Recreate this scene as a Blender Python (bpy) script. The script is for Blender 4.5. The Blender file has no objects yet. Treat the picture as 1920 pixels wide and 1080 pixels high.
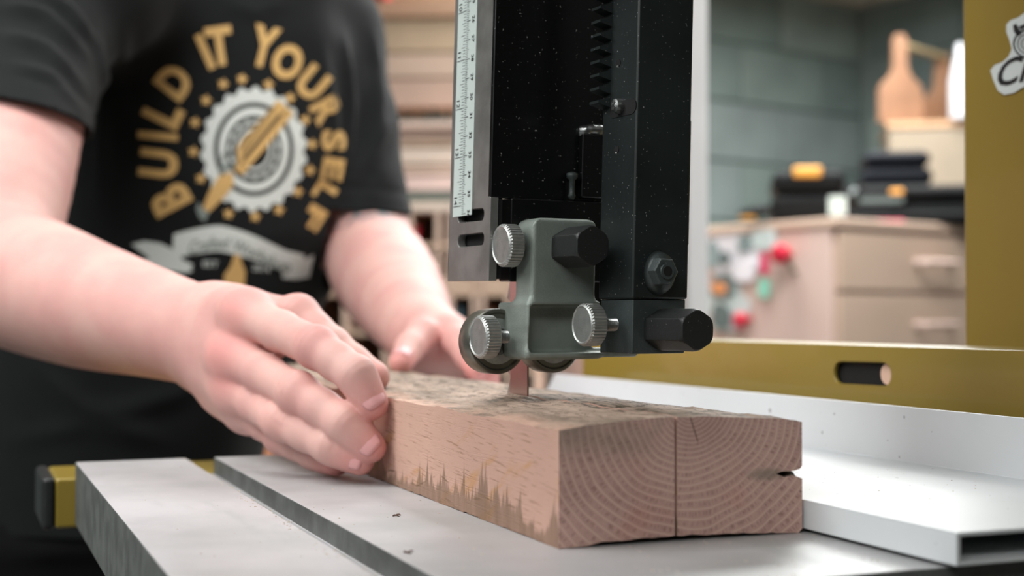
import bpy, bmesh, math, random
import numpy as np
from mathutils import Vector, Matrix
from mathutils.bvhtree import BVHTree
import openvdb
random.seed(7); RNG = np.random.default_rng(7)
SC = bpy.context.scene; COL = SC.collection

# ------------------------------------------------------------------ camera
FPX = 2600.0; TH = math.radians(21.8); PITCH = math.atan(55/FPX)
HC = 0.0843                                   # camera height above the saw table (z = 0)
CAM = Vector((0, 0, HC))
cR = Vector((math.cos(TH), -math.sin(TH), 0))
cH = Vector((math.sin(TH), math.cos(TH), 0))
cF = cH*math.cos(PITCH) + Vector((0, 0, math.sin(PITCH)))
cU = -cH*math.sin(PITCH) + Vector((0, 0, math.cos(PITCH)))
def ray(px, py): return cF + cR*((px-960)/FPX) + cU*((540-py)/FPX)
def P(px, py, d): return CAM + ray(px, py)*d
def on_z(px, py, z): r = ray(px, py); return CAM + r*((z-CAM.z)/r.z)
def on_x(px, py, x): r = ray(px, py); return CAM + r*(x/r.x)
def on_y(px, py, y): r = ray(px, py); return CAM + r*(y/r.y)
def PX(v):
    q = Vector(v)-CAM; d = q.dot(cF); return (960+FPX*q.dot(cR)/d, 540-FPX*q.dot(cU)/d, d)
cam = bpy.data.objects.new('camera', bpy.data.cameras.new('camera')); COL.objects.link(cam)
cam.location = CAM; cam.rotation_euler = Matrix((cR, cU, -cF)).transposed().to_euler()
cam.data.sensor_width = 36; cam.data.lens = FPX/1920*36; cam.data.clip_start = .01
cam.data.dof.use_dof = True; cam.data.dof.focus_distance = .61; cam.data.dof.aperture_fstop = 7.0
SC.camera = cam
# ------------------------------------------------------------------ light and exposure
vs = SC.view_settings; vs.view_transform = 'Standard'; vs.look = 'None'; vs.gamma = 1; vs.use_curve_mapping = False
vs.exposure = 0.55
W = bpy.data.worlds.new('world'); SC.world = W; W.use_nodes = True
W.node_tree.nodes['Background'].inputs[0].default_value = (.8, .85, .9, 1); W.node_tree.nodes['Background'].inputs[1].default_value = .3
SC.cycles.max_bounces = 6
# the room's own axes are turned a little from the saw's
RT = math.radians(14)
rX = Vector((math.cos(RT), math.sin(RT), 0)); rY = Vector((-math.sin(RT), math.cos(RT), 0))
FLOOR = -.98; CEIL = HC+1.12
def area(name, at, size, power, aim=None, col=(.98, 1, .985)):
    l = bpy.data.lights.new(name, 'AREA'); l.shape = 'RECTANGLE'; l.size, l.size_y = size; l.energy = power; l.color = col
    o = bpy.data.objects.new(name, l); COL.objects.link(o); o.location = at
    d = (Vector(aim)-Vector(at)) if aim else Vector((0, 0, -1))
    o.rotation_euler = d.to_track_quat('-Z', 'Y').to_euler(); return o
area('ceiling_lamp', P(960, 0, .2)+Vector((-.55, .55, .85)), (1.2, .5), 15)
area('ceiling_lamp', Vector((-.9, -.7, CEIL-.06)), (1.3, .4), 15, aim=(.1, .9, -.1))
area('ceiling_lamp', cH*2.3+cR*.5+Vector((0, 0, CEIL-.06)), (1.3, .4), 21)
area('ceiling_lamp', cH*3.35+cR*.75+Vector((0, 0, CEIL-.06)), (1.3, .6), 37)
area('ceiling_lamp', cR*.95+cH*1.25+Vector((0, 0, CEIL-.06)), (1.2, .5), 15)
area('ceiling_lamp', cR*-1.3+cH*.25+Vector((0, 0, .85)), (.9, .5), 3.5, aim=(.2, .7, 0))

# ------------------------------------------------------------------ materials
def lin(c):
    f = lambda v: v/12.92 if v <= .04045 else ((v+.055)/1.055)**2.4
    return (f(c[0]/255), f(c[1]/255), f(c[2]/255), 1)
class NT:
    def __init__(s, name):
        s.m = bpy.data.materials.new(name); s.m.use_nodes = True; s.t = s.m.node_tree; s.b = s.t.nodes['Principled BSDF']
    def n(s, typ, **kw):
        nd = s.t.nodes.new(typ)
        for k, v in kw.items():
            if k.startswith('i_'):
                key = k[2:]; key = int(key) if key.isdigit() else key
                s.put(nd, key, v)
            else: setattr(nd, k, v)
        return nd
    def put(s, nd, key, v):
        if isinstance(v, bpy.types.NodeSocket): s.t.links.new(v, nd.inputs[key])
        elif isinstance(v, bpy.types.Node): s.t.links.new(v.outputs[0], nd.inputs[key])
        else: nd.inputs[key].default_value = v
    def math(s, op, a, b=0, c=None, clamp=False):
        nd = s.t.nodes.new('ShaderNodeMath'); nd.operation = op; nd.use_clamp = clamp
        s.put(nd, 0, a); s.put(nd, 1, b)
        if c is not None: s.put(nd, 2, c)
        return nd.outputs[0]
    def mix(s, f, a, b):
        nd = s.t.nodes.new('ShaderNodeMix'); nd.data_type = 'RGBA'
        s.put(nd, 0, f); s.put(nd, 6, a); s.put(nd, 7, b); return nd.outputs[2]
    def ramp(s, f, a, b):
        nd = s.t.nodes.new('ShaderNodeMapRange'); nd.interpolation_type = 'SMOOTHSTEP'
        s.put(nd, 0, f); s.put(nd, 1, a); s.put(nd, 2, b); return nd.outputs[0]
    def noise(s, scale, vec=None, detail=3, rough=.5, mscale=None):
        if vec is None: vec = s.n('ShaderNodeTexCoord').outputs['Object']
        if mscale is not None:
            mp = s.t.nodes.new('ShaderNodeMapping'); s.put(mp, 0, vec); mp.inputs['Scale'].default_value = mscale; vec = mp.outputs[0]
        nd = s.n('ShaderNodeTexNoise', i_Scale=scale, i_Detail=detail, i_Roughness=rough); s.put(nd, 'Vector', vec); return nd.outputs[0]
    def bump(s, h, strength=.3, dist=.001):
        nd = s.n('ShaderNodeBump', i_Strength=strength, i_Distance=dist); s.put(nd, 'Height', h); s.put(s.b, 'Normal', nd)
_M = {}
def mat(name, col, rough=.5, metal=0, var=.12, vs_=8, bump=0, bs=400, coat=0, spec=.5, mscale=None, flecks=0, dirt=0):
    if name in _M: return _M[name]
    t = NT(name); c = lin(col); dk = tuple(v*(1-var) for v in c[:3])+(1,); lt = tuple(min(1, v*(1+var)) for v in c[:3])+(1,)
    n = t.noise(vs_, detail=4, mscale=mscale); f = t.ramp(n, .3, .7)
    cc = t.mix(f, dk, lt)
    if flecks:
        fl = t.ramp(t.noise(900, detail=1), .73, .77); cc = t.mix(t.math('MULTIPLY', fl, flecks), cc, (.5, .5, .48, 1))
    if dirt:
        cc = t.mix(t.math('MULTIPLY', t.ramp(t.noise(230, detail=1), .76, .79), dirt), cc, (.12, .12, .11, 1))
    t.put(t.b, 'Base Color', cc); t.b.inputs['Roughness'].default_value = rough; t.b.inputs['Metallic'].default_value = metal
    t.b.inputs['Coat Weight'].default_value = coat; t.b.inputs['Specular IOR Level'].default_value = spec
    if bump: t.bump(t.noise(bs, detail=3), bump, .0005)
    _M[name] = t.m; return t.m

# ------------------------------------------------------------------ object helpers
def link(o, parent=None):
    COL.objects.link(o)
    if parent is not None:
        o.parent = parent; o.matrix_parent_inverse = parent_world(parent).inverted()
    return o
def parent_world(o):
    m = o.matrix_basis.copy()
    if o.parent is not None: m = parent_world(o.parent) @ o.matrix_parent_inverse @ m
    return m
def tag(o, label=None, cat=None, group=None, kind=None):
    if label: o['label'] = label
    if cat: o['category'] = cat
    if group: o['group'] = group
    if kind: o['kind'] = kind
    return o
def thing(name, loc, label, cat, group=None):
    o = bpy.data.objects.new(name, None); o.empty_display_size = .05; o.location = loc; COL.objects.link(o); return tag(o, label, cat, group)
def obj(name, me, m, parent=None, smooth=False, bevel=0, label=None, segs=2):
    if isinstance(me, bmesh.types.BMesh):
        b = me; bmesh.ops.recalc_face_normals(b, faces=b.faces); me = bpy.data.meshes.new(name); b.to_mesh(me); b.free()
    me.name = name
    if m is not None: me.materials.append(m)
    o = bpy.data.objects.new(name, me); link(o, parent)
    if smooth: me.shade_smooth()
    if bevel:
        md = o.modifiers.new('bevel', 'BEVEL'); md.width = bevel; md.segments = segs; md.limit_method = 'ANGLE'; md.angle_limit = math.radians(40)
        me.shade_smooth(); md.harden_normals = True
    if label: o['label'] = label
    return o
def bm_box(bm, c, X, Y, Z, lo, hi):
    """box in frame (c; X, Y, Z) between lo and hi"""
    vs_ = [bm.verts.new(c+X*x+Y*y+Z*z) for z in (lo[2], hi[2]) for y in (lo[1], hi[1]) for x in (lo[0], hi[0])]
    for f in ((0, 1, 3, 2), (4, 6, 7, 5), (0, 4, 5, 1), (2, 3, 7, 6), (0, 2, 6, 4), (1, 5, 7, 3)): bm.faces.new([vs_[i] for i in f])
EX, EY, EZ = Vector((1, 0, 0)), Vector((0, 1, 0)), Vector((0, 0, 1)); O0 = Vector((0, 0, 0))
def box(name, lo, hi, m, parent=None, c=O0, X=EX, Y=EY, Z=EZ, bevel=0, label=None):
    bm = bmesh.new(); bm_box(bm, c, X, Y, Z, lo, hi); return obj(name, bm, m, parent, bevel=bevel, label=label)
def bm_rings(bm, rings, cap=True):
    prev = None; first = None
    for r in rings:
        v = [bm.verts.new(p) for p in r]
        if prev:
            n = len(v)
            for i in range(n): bm.faces.new((prev[i], prev[(i+1) % n], v[(i+1) % n], v[i]))
        else: first = v
        prev = v
    if cap: bm.faces.new(first); bm.faces.new(prev[::-1])
def frame_of(axis, up=EZ):
    a = axis.normalized(); s = a.cross(up)
    if s.length < 1e-4: s = a.cross(EX)
    s.normalize(); return a, s, s.cross(a).normalized()
def bm_lathe(bm, c, axis, prof, n=48, up=EZ, rad=None):
    a, s, t = frame_of(axis, up)
    rings = []
    for x, r in prof:
        rings.append([c+a*x+(s*math.cos(q)+t*math.sin(q))*(r if rad is None else rad(q, x, r)) for q in [2*math.pi*i/n for i in range(n)]])
    bm_rings(bm, rings)
def bm_extrude(bm, poly, off):
    """poly: list of 3d points; off: vector"""
    a = [bm.verts.new(p) for p in poly]; b = [bm.verts.new(p+off) for p in poly]; n = len(a)
    bm.faces.new(a); bm.faces.new(b[::-1])
    for i in range(n): bm.faces.new((a[i], b[i], b[(i+1) % n], a[(i+1) % n]))
def bm_tube(bm, pts, r, n=10):
    rings = []
    for i, p in enumerate(pts):
        d = (pts[min(i+1, len(pts)-1)]-pts[max(i-1, 0)]); a, s, t = frame_of(d)
        rr = r[i] if isinstance(r, (list, tuple)) else r
        rings.append([p+(s*math.cos(2*math.pi*k/n)+t*math.sin(2*math.pi*k/n))*rr for k in range(n)])
    bm_rings(bm, rings)
def text_mesh(txt, bold=.0, shear=0, font=None):
    cu = bpy.data.curves.new('txt', 'FONT'); cu.body = txt; cu.align_x = 'CENTER'; cu.align_y = 'CENTER'; cu.offset = bold; cu.shear = shear
    cu.resolution_u = 3
    o = bpy.data.objects.new('txt', cu); COL.objects.link(o)
    dg = bpy.context.evaluated_depsgraph_get(); me = bpy.data.meshes.new_from_object(o.evaluated_get(dg))
    bpy.data.objects.remove(o); bpy.data.curves.remove(cu); return me
def bm_text(bm, txt, fn, bold=0, shear=0, scale=1, ext=None):
    me = text_mesh(txt, bold, shear); vs_ = [bm.verts.new(fn(v.co.x*scale, v.co.y*scale)) for v in me.vertices]
    for p in me.polygons:
        try: bm.faces.new([vs_[i] for i in p.vertices])
        except ValueError: pass
    bpy.data.meshes.remove(me)

# ------------------------------------------------------------------ signed-distance modelling
class Field:
    def __init__(s, lo, hi, h):
        s.lo = np.array(lo, 'f8'); s.h = h; n = np.ceil((np.array(hi)-s.lo)/h).astype(int)+1; s.n = n
        s.a = np.full(n, .05, 'f4')
    def sub(s, lo, hi):
        i0 = np.clip(np.floor((np.array(lo)-s.lo)/s.h).astype(int), 0, s.n); i1 = np.clip(np.ceil((np.array(hi)-s.lo)/s.h).astype(int)+1, 0, s.n)
        sl = tuple(slice(int(a), int(b)) for a, b in zip(i0, i1))
        g = [(s.lo[k]+s.h*np.arange(i0[k], max(i0[k], i1[k]))).astype('f4') for k in range(3)]
        return sl, g[0][:, None, None], g[1][None, :, None], g[2][None, None, :]
    def mesh(s, name, smooth_it=0):
        g = openvdb.FloatGrid(background=.05); g.copyFromArray(s.a); pts, quads = g.convertToQuads(isovalue=0.0)
        pts = np.array(pts)*s.h+s.lo
        me = bpy.data.meshes.new(name); me.from_pydata(pts.tolist(), [], np.array(quads).tolist()); me.update(); me.shade_smooth(); return me
def smin(a, b, k):
    h = np.maximum(k-np.abs(a-b), 0)/k; return np.minimum(a, b)-h*h*k*.25
def cone_d(X, Y, Z, a, b, ra, rb):
    ab = np.array(b, 'f4')-np.array(a, 'f4'); L2 = float(ab@ab)+1e-12
    dx, dy, dz = X-a[0], Y-a[1], Z-a[2]
    t = np.clip((dx*ab[0]+dy*ab[1]+dz*ab[2])/L2, 0, 1)
    return np.sqrt((dx-t*ab[0])**2+(dy-t*ab[1])**2+(dz-t*ab[2])**2)-(ra+(rb-ra)*t)
def chain_box(pts, rs, pad):
    q = np.array([list(p) for p in pts]); r = np.array(rs)[:, None]; return (q-r).min(0)-pad, (q+r).max(0)+pad
def add_chain(F, pts, rs, k=.01, kj=.006):
    for i in range(len(pts)-1):
        lo, hi = chain_box(pts[i:i+2], rs[i:i+2], k+.004); sl, X, Y, Z = F.sub(lo, hi)
        if F.a[sl].size: F.a[sl] = smin(F.a[sl], cone_d(X, Y, Z, pts[i], pts[i+1], rs[i], rs[i+1]), k if i == 0 else max(kj, k*.7))
def add_limb(F, pts, rs, k=.02, n=6):
    P_, R_ = [], []; m = len(pts)
    cr = lambda a, b, c, d, t: .5*((2*b)+(c-a)*t+(2*a-5*b+4*c-d)*t*t+(3*b-a-3*c+d)*t**3)
    for i in range(m-1):
        i0, i3 = max(i-1, 0), min(i+2, m-1)
        for j in range(n):
            t = j/n; P_.append(cr(pts[i0], pts[i], pts[i+1], pts[i3], t)); R_.append(cr(rs[i0], rs[i], rs[i+1], rs[i3], t))
    P_.append(pts[-1]); R_.append(rs[-1]); lo, hi = chain_box(P_, R_, k+.004); sl, X, Y, Z = F.sub(lo, hi); f = np.full(F.a[sl].shape, .05, 'f4')
    for i in range(len(P_)-1):
        l2, h2 = chain_box(P_[i:i+2], R_[i:i+2], k+.003); s2, X, Y, Z = F.sub(l2, h2)
        s3 = tuple(slice(a.start-b.start, a.stop-b.start) for a, b in zip(s2, sl)); f[s3] = smin(f[s3], cone_d(X, Y, Z, P_[i], P_[i+1], R_[i], R_[i+1]), .002)
    F.a[sl] = smin(F.a[sl], f, k)
def add_finger(F, base, pts, rs, k=.008, ks=.0012, kj=.004):
    lo, hi = chain_box(pts, rs, k+.003); sl, X, Y, Z = F.sub(lo, hi); f = None
    for i in range(len(pts)-1):
        d = cone_d(X, Y, Z, pts[i], pts[i+1], rs[i], rs[i+1]); f = d if f is None else smin(f, d, kj)
    F.a[sl] = smin(F.a[sl], smin(base[sl], f, k), ks)
# ------------------------------------------------------------------ room shell
CORN = P(1615, 595, 5.0); CORN.z = 0
def RW(a, b, z): return CORN+rX*a+rY*b+EZ*z                  # a <= 0 to the left, b <= 0 towards the camera
def rbox(name, lo, hi, m, parent=None, **k): return box(name, lo, hi, m, parent, c=CORN, X=rX, Y=rY, **k)
m_floor = mat('concrete_floor', (128, 126, 122), .7, var=.15, vs_=3, bump=.2, bs=60)
m_block = [mat('painted_block_%d' % i, c, .75, var=.1, vs_=6, bump=.4, bs=90) for i, c in enumerate([(120, 134, 130), (110, 124, 121), (132, 145, 140), (103, 117, 116), (123, 134, 133)])]
m_mortar = mat('mortar', (112, 125, 122), .9, bump=.3)
m_ceil = mat('ceiling_paint', (196, 190, 178), .9, var=.05, bump=.2)
m_white = mat('white_paint', (226, 224, 226), .5, var=.03)
RL, RB = -6.0, -6.6
tag(rbox('floor', (RL-.1, RB-.1, FLOOR-.1), (.3, .3, FLOOR), m_floor), kind='structure')
tag(rbox('ceiling', (RL-.1, RB-.1, CEIL), (.3, .3, CEIL+.1), m_ceil), kind='structure')
wb = tag(rbox('wall_back', (RL, .012, FLOOR), (.2, .15, CEIL), m_mortar), kind='structure')
wr = tag(rbox('wall_right', (.012, RB, FLOOR), (.15, .011, CEIL), m_mortar), kind='structure')
tag(rbox('wall_left', (RL-.1, RB, FLOOR), (RL, .15, CEIL), m_mortar), kind='structure')
tag(rbox('wall_front', (RL, RB-.1, FLOOR), (.15, RB, CEIL), m_mortar), kind='structure')
bmB = bmesh.new(); bm_box(bmB, O0, EX, EY, EZ, (.004, 0, .004), (.396, .03, .196))
bmesh.ops.bevel(bmB, geom=bmB.edges[:], offset=.004, segments=1, affect='EDGES'); bmesh.ops.recalc_face_normals(bmB, faces=bmB.faces)
blk = []
for m in m_block:
    me = bpy.data.meshes.new('cinder_block'); bmB.to_mesh(me); me.materials.append(m); blk.append(me)
hb = bpy.data.meshes.new('cinder_block_half'); bmesh.ops.scale(bmB, vec=(.5, 1, 1), verts=bmB.verts); bmB.to_mesh(hb); hb.materials.append(m_block[1]); bmB.free()
nz = int(math.ceil((CEIL-FLOOR)/.2))
for k in range(nz):
    z = CEIL-.2*(k+1)
    if z < FLOOR-.001: continue
    off = .2*(k % 2)
    for i in range(14):
        a = -.4*(i+1)+off
        o = bpy.data.objects.new('cinder_block', blk[random.randrange(5)] if a < -.05 and a+.4 <= .001 else hb)
        if a+.4 > .001: a = -.2
        o.matrix_basis = Matrix.Translation(RW(a if o.data != hb else -.2, -.001, z)) @ Matrix.Rotation(RT, 4, 'Z'); link(o, wb)
    for i in range(9):
        b = -.4*i-off-.03
        o = bpy.data.objects.new('cinder_block', blk[random.randrange(5)])
        o.matrix_basis = Matrix.Translation(RW(-.001, b, z)) @ Matrix.Rotation(RT-math.pi/2, 4, 'Z'); link(o, wr)
# white painted steel post between the saw and the back of the shop
pc = P(1303, 595, 1.9); pc.z = 0
tr = tag(box('trim_1', (-.0145, -.03, FLOOR), (.0145, .03, CEIL), m_white, c=pc, X=cR, Y=cH, bevel=.003), kind='structure')

# ------------------------------------------------------------------ bandsaw
m_iron = None
def table_mat():
    t = NT('ground_cast_iron'); co = t.n('ShaderNodeTexCoord').outputs['Object']
    a = t.noise(9, co, detail=5, rough=.6); b = t.noise(30, co, detail=4, mscale=(1, .25, 1)); s = t.noise(700, co, detail=2)
    c = t.mix(t.ramp(a, .35, .65), lin((178, 178, 179)), lin((197, 194, 197)))
    c = t.mix(t.math('MULTIPLY', t.ramp(b, .58, .75), .45), c, lin((156, 159, 158)))
    c = t.mix(t.math('MULTIPLY', t.ramp(s, .68, .74), .5), c, lin((225, 222, 218)))
    t.put(t.b, 'Base Color', c); t.b.inputs['Metallic'].default_value = .35
    t.put(t.b, 'Roughness', t.math('ADD', .38, t.math('MULTIPLY', b, .2))); t.bump(t.noise(160, co, mscale=(1, .12, 1)), .05, .0003); return t.m
m_iron = table_mat()
m_ironside = mat('table_edge_grey', (92, 94, 92), .55, metal=.2, var=.25, vs_=60, bump=.2, flecks=.3)
m_gold = mat('gold_enamel', (146, 124, 50), .36, var=.05, vs_=5, coat=.3, bump=.05, bs=900)
m_black = mat('black_enamel', (30, 36, 36), .38, var=.3, vs_=20, flecks=.5, bump=.06, bs=500)  # base colour lifted in place of room light reflected in the black
m_panel = mat('glossy_black_panel', (9, 10, 10), .28, var=.3, flecks=.5)
m_plastic = mat('black_plastic', (26, 28, 28), .5, bump=.2, bs=900, flecks=.25)
m_steel = mat('bright_steel', (176, 178, 178), .32, metal=1, var=.1, vs_=200, bump=.15, bs=1500)
m_knob = mat('satin_zinc', (178, 180, 178), .42, metal=.85, var=.1, vs_=250, bump=.35, bs=1800)
m_cast = mat('grey_cast_iron', (132, 140, 134), .5, metal=.25, var=.14, vs_=40, bump=.35, bs=1200, flecks=.12)
m_castd = mat('dark_grey_cast_iron', (62, 70, 70), .45, metal=.2, var=.2, vs_=40, bump=.3, bs=1000, flecks=.25)
m_rubber = mat('grey_bearing_steel', (112, 110, 102), .36, metal=.75, var=.2, vs_=80)
m_seal = mat('black_bearing_seal', (22, 24, 22), .45)
m_alu = mat('white_anodised_aluminium', (208, 211, 214), .42, var=.03, vs_=12, bump=.03, bs=200, dirt=.8)
m_plate = mat('brushed_guard_plate', (140, 138, 136), .36, metal=.6, var=.2, vs_=60, flecks=.3, bump=.1, bs=900)
m_ink = mat('black_ink', (24, 24, 26), .5)
m_cavity = mat('cavity_shade', (10, 10, 10), .8)  # near-black colour, stands for shade inside holes and openings
saw = thing('bandsaw', (.2519, .69, FLOOR), 'gold and black bandsaw with grey iron table and black guide post over the board', 'bandsaw')
TXL, TXR, TYN, TYF, TT = .0645, .50, .3823, .8455, .036
SX1, SX2 = .1278, .1443
prof = [(TXL, 0), (SX1, 0), (SX1, -.0098), (SX2, -.0098), (SX2, 0), (TXR, 0), (TXR, -TT), (TXL, -TT)]
bm = bmesh.new(); bm_extrude(bm, [Vector((x, TYN, z)) for x, z in prof], Vector((0, TYF-TYN, 0)))
tab = obj('table', bm, m_iron, saw, bevel=.0008); tab.data.materials.append(m_ironside)
for p in tab.data.polygons:
    if abs(p.normal.z) < .5: p.material_index = 1
tab['label'] = 'ground grey cast iron table with a mitre slot'
box('table_trunnion', (.14, .5, -.16), (.40, .76, -TT), m_black, saw, bevel=.01)
box('lower_cabinet', (.02, .47, FLOOR), (.80, .80, -.16), m_black, saw, bevel=.015)
# front rail of the fence on the far edge of the table, black cap at its end
rl = on_y(103, 868, TYF+.008)
rail = box('fence_rail', (rl.x, TYF+.004, -.0387), (.56, TYF+.075, -.0094), m_gold, saw, bevel=.002)
box('rail_end_cap', (rl.x-.0075, TYF+.003, -.0395), (rl.x, TYF+.077, -.0086), m_plastic, rail, bevel=.003)
# column behind the throat of the saw
CX = .555; cf = on_x(1803, 300, CX)
colm = box('column', (CX, .47, -.16), (CX+.24, cf.y, 1.0), mat('gold_enamel_toned_down', (132, 110, 46), .4, var=.04, coat=.2), saw, bevel=.004)  # column gold darkened to offset the lamp over the fence
box('upper_wheel_housing', (.0, .50, .42), (CX+.0, cf.y-.01, 1.0), m_black, saw, bevel=.02)
# the sticker on the column: cut-out outline, log with axe, and script lettering
CXs = CX-.0006
def cpt(px, py, off=0): return on_x(px, py, CXs-off)
m_sticker = mat('white_vinyl', (196, 202, 202), .45, var=.03); m_stkgrey = mat('grey_print', (138, 150, 150), .5)
def bmpoly(pts): 
    b = bmesh.new(); b.faces.new([b.verts.new(p) for p in pts]); return b
def thick(o, t, off=-1):
    md = o.modifiers.new('solid', 'SOLIDIFY'); md.thickness = t; md.offset = off; return o
stk = [(1858, 132), (1866, 122), (1880, 117), (1892, 106), (1898, 92), (1894, 76), (1888, 60), (1888, 46), (1896, 38), (1910, 33), (1925, 22), (1950, 10), (1990, 12), (2010, 40), (1996, 84), (2060, 60), (2090, 70), (2080, 110), (2010, 135), (1960, 150), (1918, 164), (1902, 174), (1884, 178), (1872, 170), (1864, 152)]
bst = bmesh.new(); bm_extrude(bst, [cpt(x, y) for x, y in stk], Vector((-.0004, 0, 0)))
sticker = obj('sticker', bst, m_sticker, colm, label='white cut-out sticker with an axe in a log over script lettering')
bst = bmesh.new()
def stkseg(bm, pts, off=.0008):
    bm.faces.new([bm.verts.new(cpt(x, y, off)) for x, y in pts])
stkseg(bst, [(1899, 48), (1905, 44), (1913, 58), (1916, 62), (1908, 68), (1901, 60)])
stkseg(bst, [(1910, 50), (1990, 12), (1994, 18), (1914, 56)])
me = text_mesh('Crafted', .012, .35)
for_v = [bst.verts.new(cpt(1868+ (v.co.x+1.45)*64, 142-(v.co.x+1.45)*14-v.co.y*70, .0008)) for v in me.vertices]
for p in me.polygons:
    try: bst.faces.new([for_v[i] for i in p.vertices])
    except ValueError: pass
for r0, r1 in ((24, 27), (17, 19), (10, 12), (3, 5)):
    for i in range(24):
        q0, q1 = i/24*2*math.pi, (i+1)/24*2*math.pi
        stkseg(bst, [(1926+r0*math.cos(q0), 82+r0*math.sin(q0)), (1926+r0*math.cos(q1), 82+r0*math.sin(q1)), (1926+r1*math.cos(q1), 82+r1*math.sin(q1)), (1926+r1*math.cos(q0), 82+r1*math.sin(q0))])
obj('sticker_print', bst, m_ink, colm)

# ------------------------------------------------------------------ guide assembly: its own frame u (right), v (away), w (up)
AX = math.radians(21.8-28)*-1
gU = cR*math.cos(math.radians(28))+cH*math.sin(math.radians(28)); gV = -cR*math.sin(math.radians(28))+cH*math.cos(math.radians(28))
gW = (EZ+gU*.029).normalized()
gO = P(1185, 595, .612)
def G(u, v, w): return gO+gU*u+gV*v+gW*w
def gsolve(px, py, k, val):
    """point of the assembly frame under a pixel, on the plane where coordinate k equals val"""
    r = ray(px, py); M = Matrix((gU, gV, gW)).transposed().inverted(); a = M@(CAM-gO); b = M@r; t = (val-a[k])/b[k]; return a+b*t
PU = gsolve(1290, 560, 1, 0).x; PV = gsolve(1121, 560, 0, 0).y
zb = gsolve(1185, 561, 1, 0).z; zc = gsolve(1185, 664, 1, 0).z
def gbox(name, lo, hi, m, parent, **k): return box(name, lo, hi, m, parent, c=gO, X=gU, Y=gV, Z=gW, **k)
post = gbox('guide_post', (0, 0, zb), (PU, PV, .42), m_black, saw, bevel=.0012, label='glossy black square guide post')
block = gbox('post_foot', (.001, .001, zc), (PU-.0006, PV-.001, zb-.00005), m_castd, saw, bevel=.0006, label='dark grey block under the post')
# thin strip on the right of the post
s0 = gsolve(1290, 225, 1, .004); s1 = gsolve(1290, 460, 1, .004)
gbox('side_strip', (PU, .004, s1.z), (PU+.0028, .012, s0.z), m_black, post, bevel=.0006)
def disk_hole(px, py, r, parent):
    c = gsolve(px, py, 0, 0); b = bmesh.new(); bm_lathe(b, G(-.0003, c.y, c.z), gU, [(0, r*.8), (0, r), (.0005, r), (.0005, r*.8)], n=20)
    obj('hole', b, m_cavity, parent)
    b = bmesh.new(); bm_lathe(b, G(-.0006, c.y+.0004, c.z-.0016), gU, [(0, .0004), (.0006, .0007)], n=8); obj('chip', b, m_knob, parent)
disk_hole(1160, 118, .0018, post); disk_hole(1157, 280, .0018, post)
# screw holding the rack, its slot in the post
c = gsolve(1168, 203, 0, 0); b = bmesh.new()
pts = [G(-.0003, c.y+dy, c.z+dz) for dy, dz in [(.0075*s+math.cos(q)*.0036, math.sin(q)*.0036) for s, q in [(1 if math.cos(a)*1 > 0 else -1, a) for a in [2*math.pi*i/20 for i in range(20)]]]]
bm_extrude(b, pts, gU*.0005); obj('slot', b, m_cavity, post)
c = gsolve(1150, 198, 0, -.004); b = bmesh.new(); bm_lathe(b, G(-.004, c.y, c.z), gU, [(0, .0012), (.0006, .0032), (.002, .0034), (.004, .0034)], n=18, up=gW)
for q in (0, 1): bm_box(b, G(-.0042, c.y, c.z), gU, gV*math.cos(q*1.57+.6)+gW*math.sin(q*1.57+.6), gW*math.cos(q*1.57+.6)-gV*math.sin(q*1.57+.6), (0, -.002, -.0005), (.0003, .002, .0005))
obj('rack_screw', b, m_steel, post, smooth=False)
# gear rack with its teeth towards the blade
rv = PV+.003; r0 = gsolve(1130, 208, 1, rv); rt = []
zz = .40; tooth = 25.6/FPX*.63
pl = [(r0.x+.004, .40)]
z = r0.z; left = r0.x-.0085; root = r0.x-.0012
pr_ = [(r0.x+.004, z-.001), (root, z-.001)]
while z < .39:
    pr_ += [(root, z), (left, z+tooth*.30), (left, z+tooth*.50), (root, z+tooth*.85)]; z += tooth
pr_ += [(root, z), (r0.x+.004, z)]
b = bmesh.new(); bm_extrude(b, [G(u, rv-.010, w) for u, w in pr_], gV*.008)
obj('gear_rack', b, m_black, saw, label='black toothed rack beside the post')
# domed seat and hex nut with a bored stud on the post
c = gsolve(1234, 512, 1, 0); b = bmesh.new(); N = 28
rings = []
for t in (1, .85, .6, .35, .1):
    rings.append([G(c.x+math.cos(q)*.0082*(t**.8)*(1 if math.cos(q) > 0 else .95), -.0062*math.sqrt(max(0, 1-t*t)), c.z+math.sin(q)*.0101*(t**.8)) for q in [2*math.pi*i/N for i in range(N)]])
bm_rings(b, rings); seat = obj('weld_boss', b, m_castd, saw, smooth=True)
c2 = gsolve(1246, 509, 1, -.008)
b = bmesh.new(); bm_lathe(b, G(c2.x, -.0045, c2.z), -gV, [(0, .0066), (.0044, .0066), (.0050, .0058)], n=6, up=gW); obj('hex_nut', b, m_castd, seat)
b = bmesh.new(); bm_lathe(b, G(c2.x, -.0088, c2.z), -gV, [(0, .0024), (.0006, .0036), (.0018, .0034), (.0018, .0022), (-.002, .0020)], n=20); obj('stud', b, m_castd, seat)
b = bmesh.new(); bm_lathe(b, G(c2.x, -.0098, c2.z), -gV, [(0, .0022), (.0010, .0022)], n=16); obj('stud_bore', b, m_cavity, seat)

# cast bracket (one casting), modelled as a signed-distance solid
VB = gsolve(*PX(P(990, 640, .624))[:2], 0, 0).y
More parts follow.
